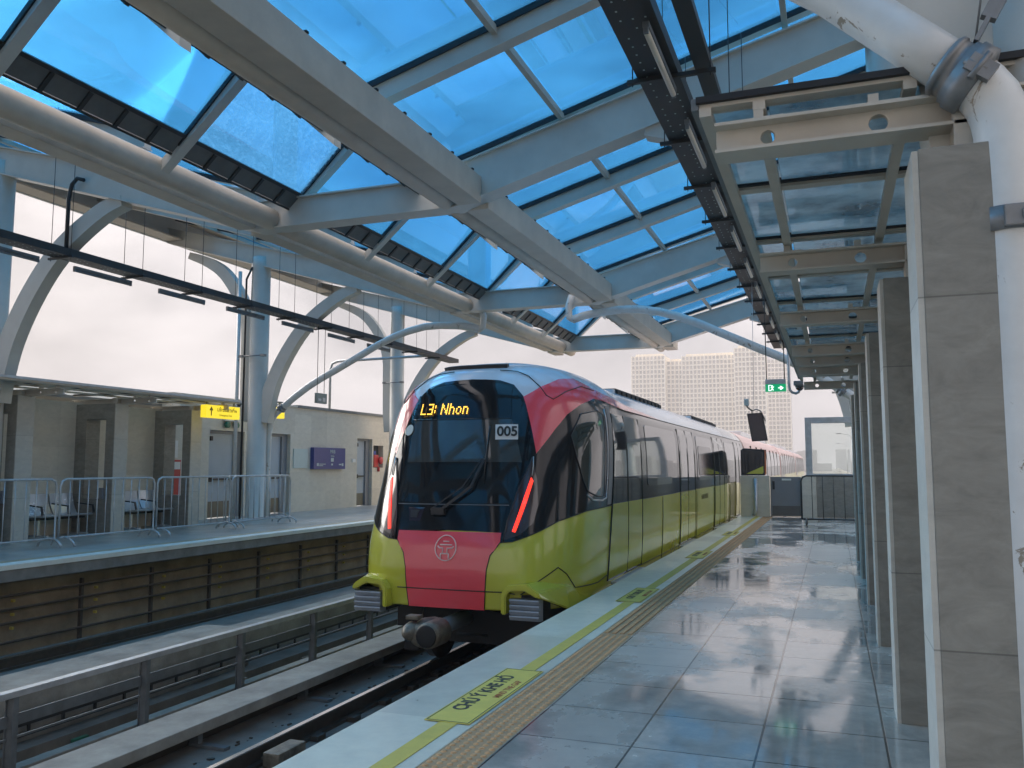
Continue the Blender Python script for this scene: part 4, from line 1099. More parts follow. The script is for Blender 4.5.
def seamline(name, pts, r, mat, parent, off=.004, n=5, step=None, both=False):
    m_ = MB()
    for pl in ([pts, mirror(pts)] if both else [pts]):
        P = []
        for a, b in zip(pl, pl[1:]):
            k = max(1, int(max(abs(a[0] - b[0]) / 3 if a[0] > 0 or b[0] > 0 else 1, abs(a[1] - b[1]) / .1)))
            for i in range(k): P.append(P3(a[0] + (b[0] - a[0]) * i / k, a[1] + (b[1] - a[1]) * i / k, off))
        P.append(P3(pl[-1][0], pl[-1][1], off))
        m_.tube(P, r, n)
    return m_.build(name, mat, parent)

train = thing('metro_train', (CX, 18, -1.0), 'lime, crimson and white metro train with a black windscreen standing at the right platform', 'train')
LEN1 = 16.9    # straight part of the first car behind the cab
# body shell
bm = bmesh.new()
qs = [-LEN1, -12, -8, -4, -2, -1.2, -.9, -.75, -.6, -.45, -.3, -.15] + [i * 2.5 for i in range(0, 73)]
qs = qs + [180 - q for q in qs[:12][::-1]]
zs = [-.14, -.12, -.08, 0, .1, .2, .3, .4, .5, .6, .72, .9, 1.1, 1.19, 1.2, 1.35, 1.5, 1.65, 1.8, 1.95, 2.1, 2.2, 2.3, 2.36, 2.42, 2.48, 2.54, 2.59, 2.62, 2.65, 2.68, 2.70, 2.715, 2.73, 2.74, 2.745]
G = [[bm.verts.new(P3(q, z)) for z in zs] for q in qs]
for i in range(len(qs) - 1):
    for j in range(len(zs) - 1):
        f = bm.faces.new((G[i][j], G[i + 1][j], G[i + 1][j + 1], G[i][j + 1])); f.smooth = True
        f.material_index = 0 if zs[j + 1] <= 1.2 else 1
bm.faces.new([g[0] for g in G]); bm.faces.new([v for v in G[0]] + [v for v in G[-1]][::-1])
bmesh.ops.remove_doubles(bm, verts=bm.verts[:], dist=.0005)
bmesh.ops.recalc_face_normals(bm, faces=bm.faces[:])
bmesh.ops.translate(bm, verts=bm.verts[:], vec=-wloc(train))
me = bpy.data.meshes.new('body_shell'); bm.to_mesh(me); bm.free()
me.materials.append(M['train_green']); me.materials.append(M['train_white'])
body = bpy.data.objects.new('body_shell', me); COL.objects.link(body); body.parent = train

E_ = -LEN1
GREEN_TOP = [(79.8, .573), (74.3, .586), (61.5, .676), (46.5, .795), (24.5, .882), (1.4, .91), (-4.4, .93), (E_, .965)]
CHEEK_LOW = [(63.3, 1.537), (51.5, 1.823), (42.5, 2.003), (31, 2.13), (16, 2.235), (6.1, 2.235), (0, 2.20)]
mask_r = [(90, 2.43), (81.0, 2.405), (74.0, 2.345), (69.6, 2.2)] + CHEEK_LOW + [(-1, 2.17), (E_, 2.17)] + GREEN_TOP[::-1] + [(79.4, .676), (90, .69)]
# build the mask from two halves sharing the centre line
patch('black_band', mask_r, .006, 'train_black', train, both=True)
cheek = [(69.8, 2.2), (57.9, 2.322), (39.6, 2.444), (22, 2.49), (13, 2.42), (6, 2.37), (0, 2.33), (-1, 2.29), (-2.0, 2.24), (-3.2, 2.19), (-3.2, 2.172), (-1, 2.172), (0, 2.202), (6.1, 2.237), (16, 2.237), (31, 2.132), (42.5, 2.005), (51.5, 1.825), (63.3, 1.54)]
patch('red_cheek', cheek, .008, 'train_red', train, both=True)
red_c = [(90, .676), (79.4, .676), (79.8, .573), (83.3, .437), (84.4, .288), (85.3, -.10), (85.4, -.145), (90, -.145)]
patch('red_nose_panel', red_c, .008, 'train_red', train, both=True)
ws = [(90, 2.40), (81.2, 2.375), (75, 2.31), (71.5, 2.162), (68.3, 1.925), (65.9, 1.70), (67.0, 1.52), (71.5, 1.26), (74, 1.08), (76.5, .99), (90, .985)]
patch('windscreen', ws, .014, 'train_glass', train, both=True, dq=2)
# lighter blind band and destination box seen behind the glass
patch('destination_display', [(110, 2.24), (78, 2.22), (77.4, 1.95), (107, 1.95)], .016, 'train_black', train, dq=2, skirt=.004)
seamline('display_frame', [(108, 1.945), (77, 1.94)], .004, 'side_glass', train, off=.018)
patch('sun_blind', [(107, 1.93), (76.0, 1.93), (71.0, 1.44), (105, 1.44)], .0155, 'side_glass', train, dq=2, skirt=.004)
# lettering on the nose
def on_nose(name, s, size, mat, q, z, off, sx=1., bold=0.):
    c = P3(q, z, off); rx = (P3(q - 1.2, z, off) - P3(q + 1.2, z, off)).normalized(); uy = (P3(q, z + .05, off) - P3(q, z - .05, off)).normalized()
    return text(name, s, size, mat, train, c, rx, uy, ext=.002, font_scale_x=sx, bold=bold)
# dot matrix destination text: small lit squares
FONT = {'L': ['1000', '1000', '1000', '1000', '1000', '1000', '1111'], '3': ['1111', '0001', '0001', '0111', '0001', '0001', '1111'], ':': ['0', '1', '1', '0', '1', '1', '0'], ' ': ['00'] * 7,
        'N': ['10001', '11001', '11001', '10101', '10011', '10011', '10001'], 'h': ['1000', '1000', '1110', '1001', '1001', '1001', '1001'], 'o': ['0000', '0000', '0110', '1001', '1001', '1001', '0110'], 'n': ['0000', '0000', '1110', '1001', '1001', '1001', '1001']}
m_ = MB(); c = P3(93.2, 2.06, .030); rx = (P3(87, 2.06, .024) - P3(99, 2.06, .024)).normalized(); uy = (P3(93, 2.11, .024) - P3(93, 2.01, .024)).normalized(); nz = rx.cross(uy)
col_ = 0; d = .0205
s_txt = 'L3: Nhon'; total = sum(len(FONT[ch][0]) + 1 for ch in s_txt)
for ch in s_txt:
    for r_, row in enumerate(FONT[ch]):
        for cc_, v in enumerate(row):
            if v == '1':
                p = c + rx * ((col_ + cc_ - total / 2) * d * .86) + uy * ((3 - r_) * d)
                w_ = rx * d * .30; h_ = uy * d * .36
                m_.hexa([p - w_ - h_, p + w_ - h_, p + w_ - h_ + nz * .002, p - w_ - h_ + nz * .002, p - w_ + h_, p + w_ + h_, p + w_ + h_ + nz * .002, p - w_ + h_ + nz * .002])
    col_ += len(FONT[ch][0]) + 1
m_.build('led_text', 'amber', train)
patch('number_plate', [(82.9, 1.868), (73.2, 1.868), (73.2, 1.695), (82.8, 1.695)], .019, 'white_paint', train, dq=1, dz=.03, skirt=.004)
on_nose('number', '005', .165, 'ink', 78.05, 1.78, .030, sx=.98, bold=.004)
c = P3(108.6, 1.817, .03); m_ = MB(); rx = (P3(106, 1.8, .03) - P3(111, 1.8, .03)).normalized(); uy = (P3(108.6, 1.85, .03) - P3(108.6, 1.75, .03)).normalized(); nz = rx.cross(uy)
ring = [c + rx * .06 * math.cos(a) + uy * .07 * math.sin(a) for a in [2 * PI * k / 18 for k in range(18)]]
m_._faces([tuple(p) for p in ring] + [tuple(p - nz * .01) for p in ring], [tuple(range(18)), tuple(range(18, 36))] + [(k, (k + 1) % 18, 18 + (k + 1) % 18, 18 + k) for k in range(18)])
m_.build('round_sticker', 'notice', train)
seamline('mask_joint', [(104.5, .968), (90, .968), (76.4, .968)], .005, 'clamp', train, off=.008)
# wiper
m_ = MB()
def NP(q, z, off): return P3(q, z, off)
m_.strip([NP(90.3, .90, .05), NP(88.2, 1.15, .07), NP(85.6, 1.46, .06)], .02, .03, (0, 1, 0)); m_.strip([NP(91.6, .90, .05), NP(89.4, 1.15, .07), NP(86.2, 1.47, .06)], .012, .012, (0, 1, 0))
m_.build('wiper_arm', 'black_plastic', train)
m_ = MB(); m_.tube([NP(85.6, 1.2, .035), NP(85.4, 1.48, .035), NP(84.7, 1.85, .03)], .008, 6); m_.build('wiper_blade', 'black_plastic', train)
m_ = MB(); pp = NP(90.5, .90, .02); m_.box(pp.x - .09, pp.x + .07, pp.y - .05, pp.y + .02, pp.z - .05, pp.z + .03, .01); m_.build('wiper_base', 'black_plastic', train)
# front camera plate and small bits below the windscreen
patch('camera_plate', [(98.6, .93), (93.2, .93), (93.6, .78), (97.0, .78)], .012, 'screen', train, dq=1, dz=.03)
patch('camera_lens', [(97.4, .90), (94.4, .90), (94.6, .82), (96.8, .82)], .02, 'black_plastic', train, dq=1, dz=.03)
# lamps
lens = [(65.6, 1.47), (62.2, 1.25), (61.0, .97), (63.5, .78), (70.5, .66), (78.4, .60), (76.4, .81), (72.3, 1.11)]
for sgn in (0, 1):
    f_ = (lambda P: P) if not sgn else mirror
    l_ = patch('tail_lamp', f_(lens), .010, 'lens_dark', train, dq=1, dz=.04)
    patch('lit_strip', f_([(65.7, 1.27), (64.4, 1.23), (67.7, 1.0), (73.1, .68), (74.7, .69), (70.0, 1.0)]), .018, 'tail_red', l_, dq=1, dz=.04, skirt=.006)
    seamline('lamp_rim', f_([(78.6, .58), (76.6, .82), (72.5, 1.12), (65.6, 1.49)]), .008, 'black_plastic', l_, off=.016)
    seamline('silver_edge', f_([(64.9, 1.50), (64.8, 1.40), (65.2, 1.29)]), .007, 'silver', l_, off=.02)
# emblem
def epts(pl): return [(90 - a * 11.0, .5 + b) for a, b in pl]
m_ = MB()
c = P3(90, .5, .014)
def EP(a, b): return Vector((c.x + a, P3(90, .5 + b, .016).y, c.z + b))
m_.tube([EP(.125 * math.cos(t), .135 * math.sin(t)) for t in [2 * PI * k / 32 for k in range(33)]], .0065, 6)
for pl in ([(-.035, .07), (.035, .07)], [(-.07, .035), (.075, .035)], [(-.095, .02), (-.075, .0), (-.035, -.002), (-.035, -.06)], [(.095, .02), (.075, .0), (.02, -.002), (.02, -.06)], [(-.055, -.06), (.04, -.06)], [(-.055, -.06), (-.055, -.115)], [(.04, -.06), (.04, -.115)]):
    m_.tube([EP(*p) for p in pl], .0075, 6)
m_.build('emblem', 'emblem', train)
# seams
seamline('panel_seam', [(98.4, .058), (79.8, .058), (73, .04)], .006, 'seam', train, off=.010)
seamline('panel_seam', [(85.4, -.14), (84.4, .288), (83.3, .437), (79.8, .573), (74.3, .586), (61.5, .676), (46.5, .795), (24.5, .882), (1.4, .91), (E_, .965)], .006, 'seam', train, off=.006, both=True)
seamline('panel_seam', [(70, .03), (60, .16), (45, .30), (38, .22), (30, .05), (10, .02), (1, .08)], .006, 'seam', train, off=.004)
seamline('hood_joint', [(81, 2.54), (70, 2.52), (63.1, 2.46), (57.9, 2.322), (55.5, 2.22), (51.2, 2.175), (40.1, 2.278), (22.2, 2.38), (10, 2.36)], .006, 'seam', train, off=.011, both=True)
# roof slot above windscreen
m_ = MB()
pts = [P3(q, 2.60, .0) for q in (118, 112, 106, 100, 94, 88, 82, 76)]
m_.strip([(p.x, p.y + .0, p.z + .012) for p in pts], .07, .055, (0, 1, .25)); m_.build('roof_slot', 'black_plastic', train)
# cab side window
win = [(32.1, 2.015), (16.9, 2.08), (11.6, 2.04), (10.8, 1.03), (17, 1.045), (25.2, 1.106), (29.2, 1.215), (35.5, 1.48), (40.5, 1.753)]
for sgn in (0, 1):
    f_ = (lambda P: P) if not sgn else mirror
    w_ = patch('cab_side_window', f_(win), .012, 'cab_glass', train, dq=2, dz=.05)
    seamline('window_trim', f_([(9.4, 2.12), (8.8, 1.6), (8.6, 1.01), (12, .985), (20, 1.0), (25.5, 1.065)]), .012, 'silver', w_, off=.010)
    seamline('window_gasket', f_(win + [win[0]]), .007, 'black_plastic', w_, off=.012)
    patch('cab_door_panel', f_([(7.4, 2.17), (4.6, 2.17), (4.6, .925), (7.4, .92)]), .010, 'galv_dull', train, dq=1)
# sides: doors, windows
def qy(y):
    if y >= YB: return -(y - YB)
    s_ = ((YB - y) / (YB - smooth_tab(YT, 1.0))) ** (lerp_tab(NT, 1.0) / 2)
    return math.degrees(math.asin(min(1, s_)))
def side_patch(name, y0, y1, z0, z1, off, mat, parent, sgn, round_=0):
    if y0 < YB: round_ = 0
    qa, qb = qy(y0), qy(y1)
    if round_:
        r = round_; pl = []
        for (cy, cz, a0) in ((qa - r, z1 - r, 90), (qa - r, z0 + r, 0), (qb + r, z0 + r, -90), (qb + r, z1 - r, 180)):
            pass
        pl = [(qa, z0 + r), (qa, z1 - r), (qa - r * .3, z1 - r * .3), (qa - r, z1), (qb + r, z1), (qb + r * .3, z1 - r * .3), (qb, z1 - r), (qb, z0 + r), (qb + r * .3, z0 + r * .3), (qb + r, z0), (qa - r, z0), (qa - r * .3, z0 + r * .3)]
    else: pl = [(qa, z0), (qa, z1), (qb, z1), (qb, z0)]
    if sgn: pl = mirror(pl)
    return patch(name, pl, off, mat, parent, dz=.2)
doors = [(10.75, 12.55), (15.95, 17.75), (20.85, 22.75), (25.6, 27.4)]
for sgn in (0, 1):
    for (a, b) in doors:
        d_ = side_patch('sliding_door', a, b, -.02, 2.08, .011, 'side_glass', train, sgn)
        side_patch('door_skin', a + .02, b - .02, .0, .92, .0135, 'train_green', d_, sgn)
        mid = (a + b) / 2 if a > 11.5 else 11.62
        for (u, v) in ((a + .12, mid - .1), (mid + .1, b - .12)):
            if v - u > .2 and a > 11.5: side_patch('door_window', u, v, 1.05, 1.95, .014, 'side_glass', d_, sgn, .05)
        mm = MB()
        for yy in (a, mid, b):
            x = CX + (1.38 + .012) * (1 if not sgn else -1)
            mm.tube([P3(qy(yy) if not sgn else 180 - qy(yy), z, .0155) for z in (-.02, .4, .8, 1.2, 1.6, 2.08)], .0055, 5)
        mm.build('door_seam', 'seam', d_)
        x = CX + (1.35) * (1 if not sgn else -1)
        MB().box(x - .04, x + .085, a + .05, b - .05, -.085, -.055, .004).build('threshold', 'galv', d_)
    for (a, b) in ((12.95, 15.6), (18.15, 20.5), (23.15, 25.3)):
        side_patch('passenger_window', a, b, 1.10, 2.02, .013, 'side_glass', train, sgn, .10)
    side_patch('dark_reflection', 18.3, 20.3, 1.2, 1.82, .019, 'train_black', train, sgn, .12)  # black patch paints a dark reflection into the train side
    m_ = MB()
    for yy in (14.2, 18.0, 20.75, 24.2): m_.tube([P3(-(yy - YB) if not sgn else 180 + (yy - YB), z, .007) for z in (-.3, .2, .6, .9)], .005, 5)
    m_.build('panel_seam', 'seam', train)
    m_ = MB(); pts_ = [P3(-(yy - YB) if not sgn else 180 + (yy - YB), -.03, .006) for yy in (11.5, 14, 18, 22, 28)]
    m_.tube(pts_, .006, 5); m_.tube([P3(-(yy - YB) if not sgn else 180 + (yy - YB), 2.175, .008) for yy in (11.5, 14, 18, 22, 28)], .007, 5); m_.build('panel_seam', 'seam', train)
text('side_number', 'HANOI METRO', .15, 'ink', train, (P3(-8, .72, .009).x, 19.2, .74), (0, 1, 0), (0, 0, 1), ext=.001)
# lower skirts behind the cab
# anti climb hoods and buffers on the nose
def half_at(y, z):
    yf = smooth_tab(YT, z); n = lerp_tab(NT, z); w_ = smooth_tab(WT, z)
    if y <= yf: return 0
    s2 = (YB - y) / (YB - yf)
    if s2 <= 0: return w_
    s1 = min(1, s2 ** (n / 2)); return w_ * (1 - s1 * s1) ** (1 / n)
for s in (1, -1):
    def X_(u): return CX + s * u
    bfr = MB()
    for k in range(4):
        z = .0 - k * .056
        bfr.prism([(8.66, z), (8.72, z), (8.72, z - .056), (8.68, z - .050), (8.655, z - .012)], 'x', X_(.77), X_(1.10), bev=.002)
    bfr.box(X_(.77), X_(1.10), 8.72, 9.2, -.225, .0, .004)
    bfr.build('anti_climber', 'buffer_grey', train)
    secs = []
    for t in [0, .12, .25, .4, .55, .7, .85, 1.0]:
        y = 8.64 + t * 1.35
        ui = .68; uo = max(1.13 + .17 * min(1, t * 2.2), half_at(y, .05) + .022 * (1 - t) + .004)
        ob = .03 - .23 * min(1, t * 2.0)
        top = .150 + .015 * math.sin(t * PI) - .02 * t
        bot = -.20
        th = .055
        outer = [(ui, bot + .04), (ui, top - .10), (ui + .06, top - .015), (uo - .16, top + .015), (uo - .04, top - .06), (uo, ob)]
        inner = [(uo - th, ob), (uo - th - .05, top - .10), (uo - .19, top - .055), (ui + .09, top - .07), (ui + th, top - .12), (ui + th, bot + .04)]
        secs.append([(X_(u), y, z) for u, z in outer + inner])
    hb = MB(); rings = [[hb.bm.verts.new(p) for p in sc_] for sc_ in secs]
    for A, B in zip(rings, rings[1:]):
        n = len(A)
        for k in range(n): hb.bm.faces.new((A[k], A[(k + 1) % n], B[(k + 1) % n], B[k]))
    for r_ in (rings[0], rings[-1]):
        n = 12
        for k in range(5): hb.bm.faces.new((r_[k], r_[k + 1], r_[n - 2 - k], r_[n - 1 - k]))
    bmesh.ops.recalc_face_normals(hb.bm, faces=hb.bm.faces[:])
    bmesh.ops.bevel(hb.bm, geom=[e for e in hb.bm.edges if not e.is_boundary and e.calc_face_angle(0) > .5], offset=.012, segments=2, affect='EDGES')
    hb.build('bumper_hood', 'train_green', train)
    MB().box(X_(.76), X_(1.11), 8.80, 9.4, -.22, .03).build('hood_inside', 'underframe', train)
# coupler
cp = MB(); cp.lathe([(.04, -.30), (.10, -.27), (.135, -.18), (.15, -.05), (.13, .12), (.09, .2)], (CX + .06, 8.22, -.30), 'y', 24)
k_ = cp.build('coupler_head', 'coupler', train)
m_ = MB(); m_.lathe([(.10, -.02), (.128, .0), (.132, .05), (.135, .3)], (CX + .17, 7.93, -.29), 'y', 24); m_.build('coupler_face', 'coupler', k_)
m_ = MB(); m_.lathe([(.112, -.004), (.10, -.010), (.03, -.006)], (CX + .17, 7.907, -.29), 'y', 20); m_.build('coupler_socket', 'underframe', k_)
m_ = MB(); m_.lathe([(.015, -.14), (.06, -.08), (.09, -.02), (.10, .06)], (CX - .04, 7.98, -.27), 'y', 18); m_.box(CX - .10, CX + .04, 7.98, 8.1, -.15, -.11, .01); m_.build('coupler_cone', 'coupler', k_)
m_ = MB(); m_.tube([(CX, 8.35, -.33), (CX, 9.6, -.33)], .085, 16); m_.build('coupler_shank', 'shank', k_)
m_ = MB()
for dx in (-.2, .16): m_.tube([(CX + dx, 8.7, -.40), (CX + dx * 1.6, 9.3, -.52), (CX + dx * 1.9, 9.7, -.35)], .02, 6)
m_.build('hose', 'black_plastic', k_)
# underframe and bogies
MB().box(CX - 1.2, CX + 1.2, 9.9, 27.9, -.60, -.20).build('underframe', 'underframe', train)
MB().box(CX - .55, CX + .9, 9.3, 9.9, -.62, -.25, .02).build('underframe', 'underframe', train)
for yb in (11.2, 25.2):
    bg = MB(); bg.box(CX - 1.0, CX - .8, yb - 1.5, yb + 1.5, -.85, -.62, .02); bg.box(CX + .8, CX + 1.0, yb - 1.5, yb + 1.5, -.85, -.62, .02); bg.box(CX - .9, CX + .9, yb - .25, yb + .25, -.8, -.6)
    bo = bg.build('bogie', 'underframe', train)
    for dy in (-1.05, 1.05):
        for s in (1, -1): MB().lathe([(.40, -.06), (.42, -.04), (.42, .05), (.44, .06), (.44, .075), (.3, .08)], (CX + s * .74, yb + dy, -.572), 'x', 28).build('wheel', 'rail', bo)
# rooftop units
for (a, b, lab) in ((13.3, 17.4, 0), (21.2, 25.8, 0)):
    u_ = MB(); u_.box(CX - .80, CX + .80, a, b, 2.40, 2.62, .04); uo = u_.build('roof_unit', 'train_white', train)
    m_ = MB()
    for k in range(int((b - a) / .35)):
        m_.box(CX + .76, CX + .84, a + .1 + k * .35, a + .33 + k * .35, 2.50, 2.61, .01)
    m_.box(CX + .5, CX + .78, a + .2, b - .2, 2.622, 2.645, .01)
    m_.build('vent', 'underframe', uo)

# following cars of the same train (each swings on its own coupling)
def car(y0, y1, lab):
    t_ = thing('metro_car', (CX, (y0 + y1) / 2, -1.0), lab, 'train car', 'following cars of the metro train')
    prof = [(1.30, -.45), (1.35, -.1), (1.38, .3), (1.38, 1.0), (1.37, 1.6), (1.33, 2.0), (1.26, 2.18), (1.12, 2.36), (.92, 2.50), (.6, 2.60), (.3, 2.64)]
    full_ = [(CX + u, z) for u, z in prof] + [(CX - u, z) for u, z in prof[::-1]]
    m_ = MB(); m_.prism(full_, 'y', y0, y1); bo = m_.build('body_shell', ['train_pink'], t_)
    for s in (1, -1):
        X_ = lambda u: CX + s * u
        m_ = MB(); m_.prism([(X_(1.385), .93), (X_(1.387), .3), (X_(1.357), -.1), (X_(1.31), -.44), (X_(1.25), -.44), (X_(1.25), .93)], 'y', y0 + .01, y1 - .01); m_.build('green_side', 'train_green', t_)
        m_ = MB(); m_.prism([(X_(1.388), .945), (X_(1.378), 1.6), (X_(1.335), 2.02), (X_(1.25), 2.02), (X_(1.25), .945)], 'y', y0 + 4.2, y1 - .1); m_.build('window_band', 'side_glass', t_)
        m_ = MB(); m_.prism([(X_(1.393), .70), (X_(1.383), 1.6), (X_(1.345), 1.98), (X_(1.25), 1.98), (X_(1.25), .70)], 'y', y0 + .25, y0 + 4.0, bev=.03); m_.build('black_panel', 'train_black', t_)
        m_ = MB()
        for k in range(1, 8): 
            yy = y0 + k * (y1 - y0) / 8
            m_.prism([(X_(1.396), .93), (X_(1.386), 1.6), (X_(1.345), 2.1), (X_(1.30), 2.1), (X_(1.30), .93)], 'y', yy - .03, yy + .03)
        m_.build('door_seam', 'seam', t_)
    MB().box(CX - .9, CX + .9, y0 - .5, y0 - .02, -.3, 2.35, .04).build('gangway', 'underframe', t_)
    MB().box(CX - 1.1, CX + 1.1, y0 + .3, y1 - .3, -.7, -.455).build('underframe', 'underframe', t_)
    m_ = MB(); m_.box(CX - .95, CX + .95, y0 + 3, y0 + 7, 2.45, 2.66, .04); m_.box(CX - .95, CX + .95, y0 + 11, y0 + 15, 2.45, 2.70, .04); m_.build('roof_unit', 'train_white', t_)
    return t_
car(28.85, 48.2, 'second car of the metro train seen past the end of the platform')
car(48.8, 68.2, 'third car of the metro train far down the line')
car(68.8, 88.5, 'last and farthest car of the metro train')

# ================================================================== BACKGROUND
structure(MB().box(-14, 4, 34.2, 880, -3.2, -1.5), 'viaduct', 'concrete_mid')
structure(MB().box(3.6, 4.0, 34.2, 880, -1.49, -.35), 'viaduct_parapet', 'concrete')
structure(MB().box(-14, -13.6, 34.2, 880, -1.49, -.35), 'viaduct_parapet', 'concrete')
def tower(label, x0, x1, y, ztop, wall, trim, blocks, fl=2.85):
    """apartment slab seen face on: wall volumes, floor bands, ribs, windows"""
    t_ = thing('apartment_building', ((x0 + x1) / 2, y, -13), label, 'apartment building')
    allw = []
    wm = MB(); tm = MB()
    for (a, b, zt, dy, nc) in blocks:
        wm.box(a, b, y + dy, y + dy + 18, -13, zt)
        if zt > 60: wm.box(a + 2, b - 2, y + dy + 3, y + dy + 15, zt, zt + 1.6)
        nfl = int((zt + 13) / fl)
        for k in range(nfl):
            z = zt - (k + 1) * fl
            tm.box(a - .15, b + .15, y + dy - .45, y + dy - .02, z - .22, z + .42)
        cw = (b - a) / nc
        for c in range(nc + 1):
            if c % 3 == 0 or c == nc: tm.box(a + c * cw - .28, a + c * cw + .28, y + dy - .8, y + dy - .46, -13, zt + .4)
            else: tm.box(a + c * cw - .12, a + c * cw + .12, y + dy - .44 - .2, y + dy - .46, -13, zt)
        for k in range(nfl):
            for c in range(nc):
                allw.append((a + (c + .5) * cw, y + dy, zt - (k + .45) * fl, cw * .30, .95))
    wm.build('wall', wall, t_); tm.build('facade_trim', trim, t_)
    allw.sort(key=lambda w: -w[2])
    vis = allw[:100]; rest = allw[100:]
    base = None
    for (x, yy, z, hw, hh) in vis:
        if base is None:
            me = MB().box(-1, 1, -.06, -.01, -1, 1)
            base = me.build('window', 'bld_win', None); base.parent = t_
            o = base
        else:
            o = base.copy(); COL.objects.link(o); o.parent = t_
        o.location = Vector((x, yy, z)) - t_.location; o.scale = (hw, 1, hh)
    m_ = MB()
    for (x, yy, z, hw, hh) in rest: m_.box(x - hw, x + hw, yy - .06, yy - .01, z - hh, z + hh)
    tag(m_.build('windows', 'bld_win', t_), kind='stuff')
    return t_
tower('wide cream apartment block with stepped roofline rising behind the train', -118, -34, 520, 70, 'bld_wall', 'bld_trim',
      [(-114.5, -94, 68.5, 0, 9), (-94, -84, 65.5, 6, 4), (-84, -52.5, 67.6, 2, 14), (-52.5, -35, 70.6, -3, 8)])
tower('paler pinkish grey apartment tower to the right of the cream block', -36, -22, 575, 70, 'bld_grey', 'bld_trim',
      [(-40, -24, 70.0, 0, 7)])
t_ = thing('city_blocks', (30, 700, -13), 'hazy low city buildings seen through the glass screen', 'buildings')
rnd = random.Random(4)
for k in range(22):
    x = -40 + k * 9 + rnd.uniform(-4, 4); h = rnd.uniform(8, 26); y = rnd.uniform(450, 900)
    tag(MB().box(x - 6, x + 6, y, y + 14, -13, -13 + h + 6).build('city_building', 'bld_far', t_), None)
for i, (x, y, lab) in enumerate([(2.6, 70, 'nearest street lamp standing on the viaduct beyond the glass screen'), (2.9, 110, 'second street lamp on the viaduct beyond the glass screen'), (3.2, 160, 'third street lamp on the viaduct beyond the glass screen'), (3.4, 230, 'farthest street lamp on the viaduct beyond the glass screen')]):
    l_ = thing('street_lamp', (x, y, -1.4), lab, 'street lamp', 'lamps along the viaduct')
    MB().tube([(x, y, -1.4), (x, y, 6.2)], [.12, .07], 8).build('pole', 'galv', l_)
    MB().tube([(x, y, 6.2), (x - .5, y, 6.8), (x - 1.8, y, 7.0)], .05, 6).build('arm', 'galv', l_)
    MB().box(x - 2.5, x - 1.7, y - .15, y + .15, 6.93, 7.06, .02).build('lamp_head', 'galv_dull', l_)

if HAZE > 0:
    hz = bpy.data.materials.new('haze_air'); hz.use_nodes = True; nt = hz.node_tree; nt.nodes.clear()
    o_ = nn(nt, 'ShaderNodeOutputMaterial'); v_ = nn(nt, 'ShaderNodeVolumePrincipled'); v_.inputs['Color'].default_value = (.88, .87, .90, 1); v_.inputs['Density'].default_value = HAZE
    v_.inputs['Anisotropy'].default_value = 0
    nt.links.new(v_.outputs[0], o_.inputs['Volume']); M['haze'] = hz
    tag(MB().box(-960, 960, -360, 1010, -14.2, 76).build('haze', 'haze'), kind='stuff')
# ================================================================== LIGHT, SKY, CAMERA
w = bpy.data.worlds.new('World'); scene.world = w; w.use_nodes = True
nt = w.node_tree; L = nt.links; nt.nodes.clear()
out = nn(nt, 'ShaderNodeOutputWorld')
sky = nn(nt, 'ShaderNodeTexSky', sky_type='NISHITA'); sky.sun_disc = False
SUN_EL, SUN_AZ = 30, -72      # azimuth from +Y towards +X
sky.sun_elevation = math.radians(SUN_EL); sky.sun_rotation = math.radians(SUN_AZ)
sky.dust_density = 4; sky.air_density = 1.2
b1 = nn(nt, 'ShaderNodeBackground'); L.new(sky.outputs[0], b1.inputs['Color']); b1.inputs['Strength'].default_value = .08
tc = nn(nt, 'ShaderNodeTexCoord')
mp = nn(nt, 'ShaderNodeMapping'); mp.inputs['Scale'].default_value = (1, 1, 2.6); L.new(tc.outputs['Generated'], mp.inputs['Vector'])
cn = nn(nt, 'ShaderNodeTexNoise'); cn.inputs['Scale'].default_value = 3.4; cn.inputs['Detail'].default_value = 7; cn.inputs['Roughness'].default_value = .55; cn.inputs['Distortion'].default_value = .3
L.new(mp.outputs[0], cn.inputs['Vector'])
cr = nn(nt, 'ShaderNodeValToRGB'); cr.color_ramp.elements[0].position = .36; cr.color_ramp.elements[1].position = .64
cr.color_ramp.elements[0].color = (.50, .47, .485, 1); cr.color_ramp.elements[1].color = (1.0, .93, .93, 1)
L.new(cn.outputs['Fac'], cr.inputs['Fac'])
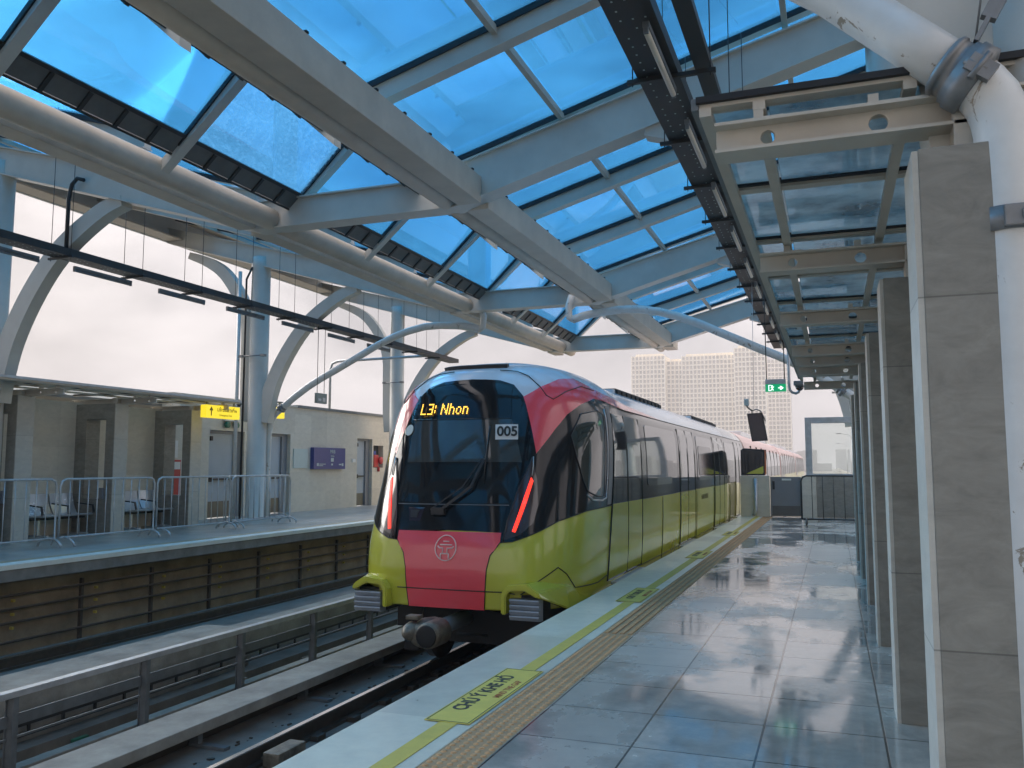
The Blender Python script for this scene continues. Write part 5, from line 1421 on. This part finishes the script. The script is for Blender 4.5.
b2 = nn(nt, 'ShaderNodeBackground'); L.new(cr.outputs['Color'], b2.inputs['Color']); b2.inputs['Strength'].default_value = .93
# an overcast sky is brighter overhead than at the horizon
sz = nn(nt, 'ShaderNodeSeparateXYZ'); L.new(tc.outputs['Generated'], sz.inputs[0])
mz = nn(nt, 'ShaderNodeMapRange'); mz.inputs['From Min'].default_value = .12; mz.inputs['From Max'].default_value = .9; mz.inputs['To Min'].default_value = SKY0; mz.inputs['To Max'].default_value = SKY0 * ZEN
L.new(sz.outputs[2], mz.inputs['Value']); L.new(mz.outputs[0], b2.inputs['Strength'])
mx = nn(nt, 'ShaderNodeMixShader'); mx.inputs[0].default_value = .95
L.new(b1.outputs[0], mx.inputs[1]); L.new(b2.outputs[0], mx.inputs[2]); L.new(mx.outputs[0], out.inputs['Surface'])
sd = bpy.data.lights.new('sun', 'SUN'); sd.energy = SUNE; sd.angle = math.radians(55); sd.color = (1, .95, .90)
so = bpy.data.objects.new('sun', sd); COL.objects.link(so)
az, el = math.radians(SUN_AZ), math.radians(SUN_EL)
dirv = Vector((math.sin(az) * math.cos(el), math.cos(az) * math.cos(el), math.sin(el)))
so.rotation_euler = dirv.to_track_quat('Z', 'Y').to_euler(); so.location = (0, 0, 30)

cd = bpy.data.cameras.new('camera'); cam = bpy.data.objects.new('camera', cd); COL.objects.link(cam)
cd.sensor_width = 36; cd.lens = 36 * 860 / 1024; cd.clip_end = 9000; cd.clip_start = .05
Rm = Matrix(((0.937381814, 0.0330603921, 0.346730942), (0.348303511, -0.0889747286, -0.933149593), (0.0, 0.995485062, -0.0949183431)))
cam.matrix_world = Matrix.Translation((0, 0, EYE)) @ Rm.to_4x4()
scene.camera = cam
scene.view_settings.view_transform = 'Standard'; scene.view_settings.look = 'None'; scene.view_settings.gamma = 1; scene.view_settings.exposure = EXPO
scene.render.engine = 'CYCLES'
cy = scene.cycles
cy.max_bounces = 12; cy.diffuse_bounces = 4; cy.glossy_bounces = 4; cy.transparent_max_bounces = 24; cy.transmission_bounces = 4
cy.caustics_reflective = False; cy.caustics_refractive = False
cy.use_denoising = True
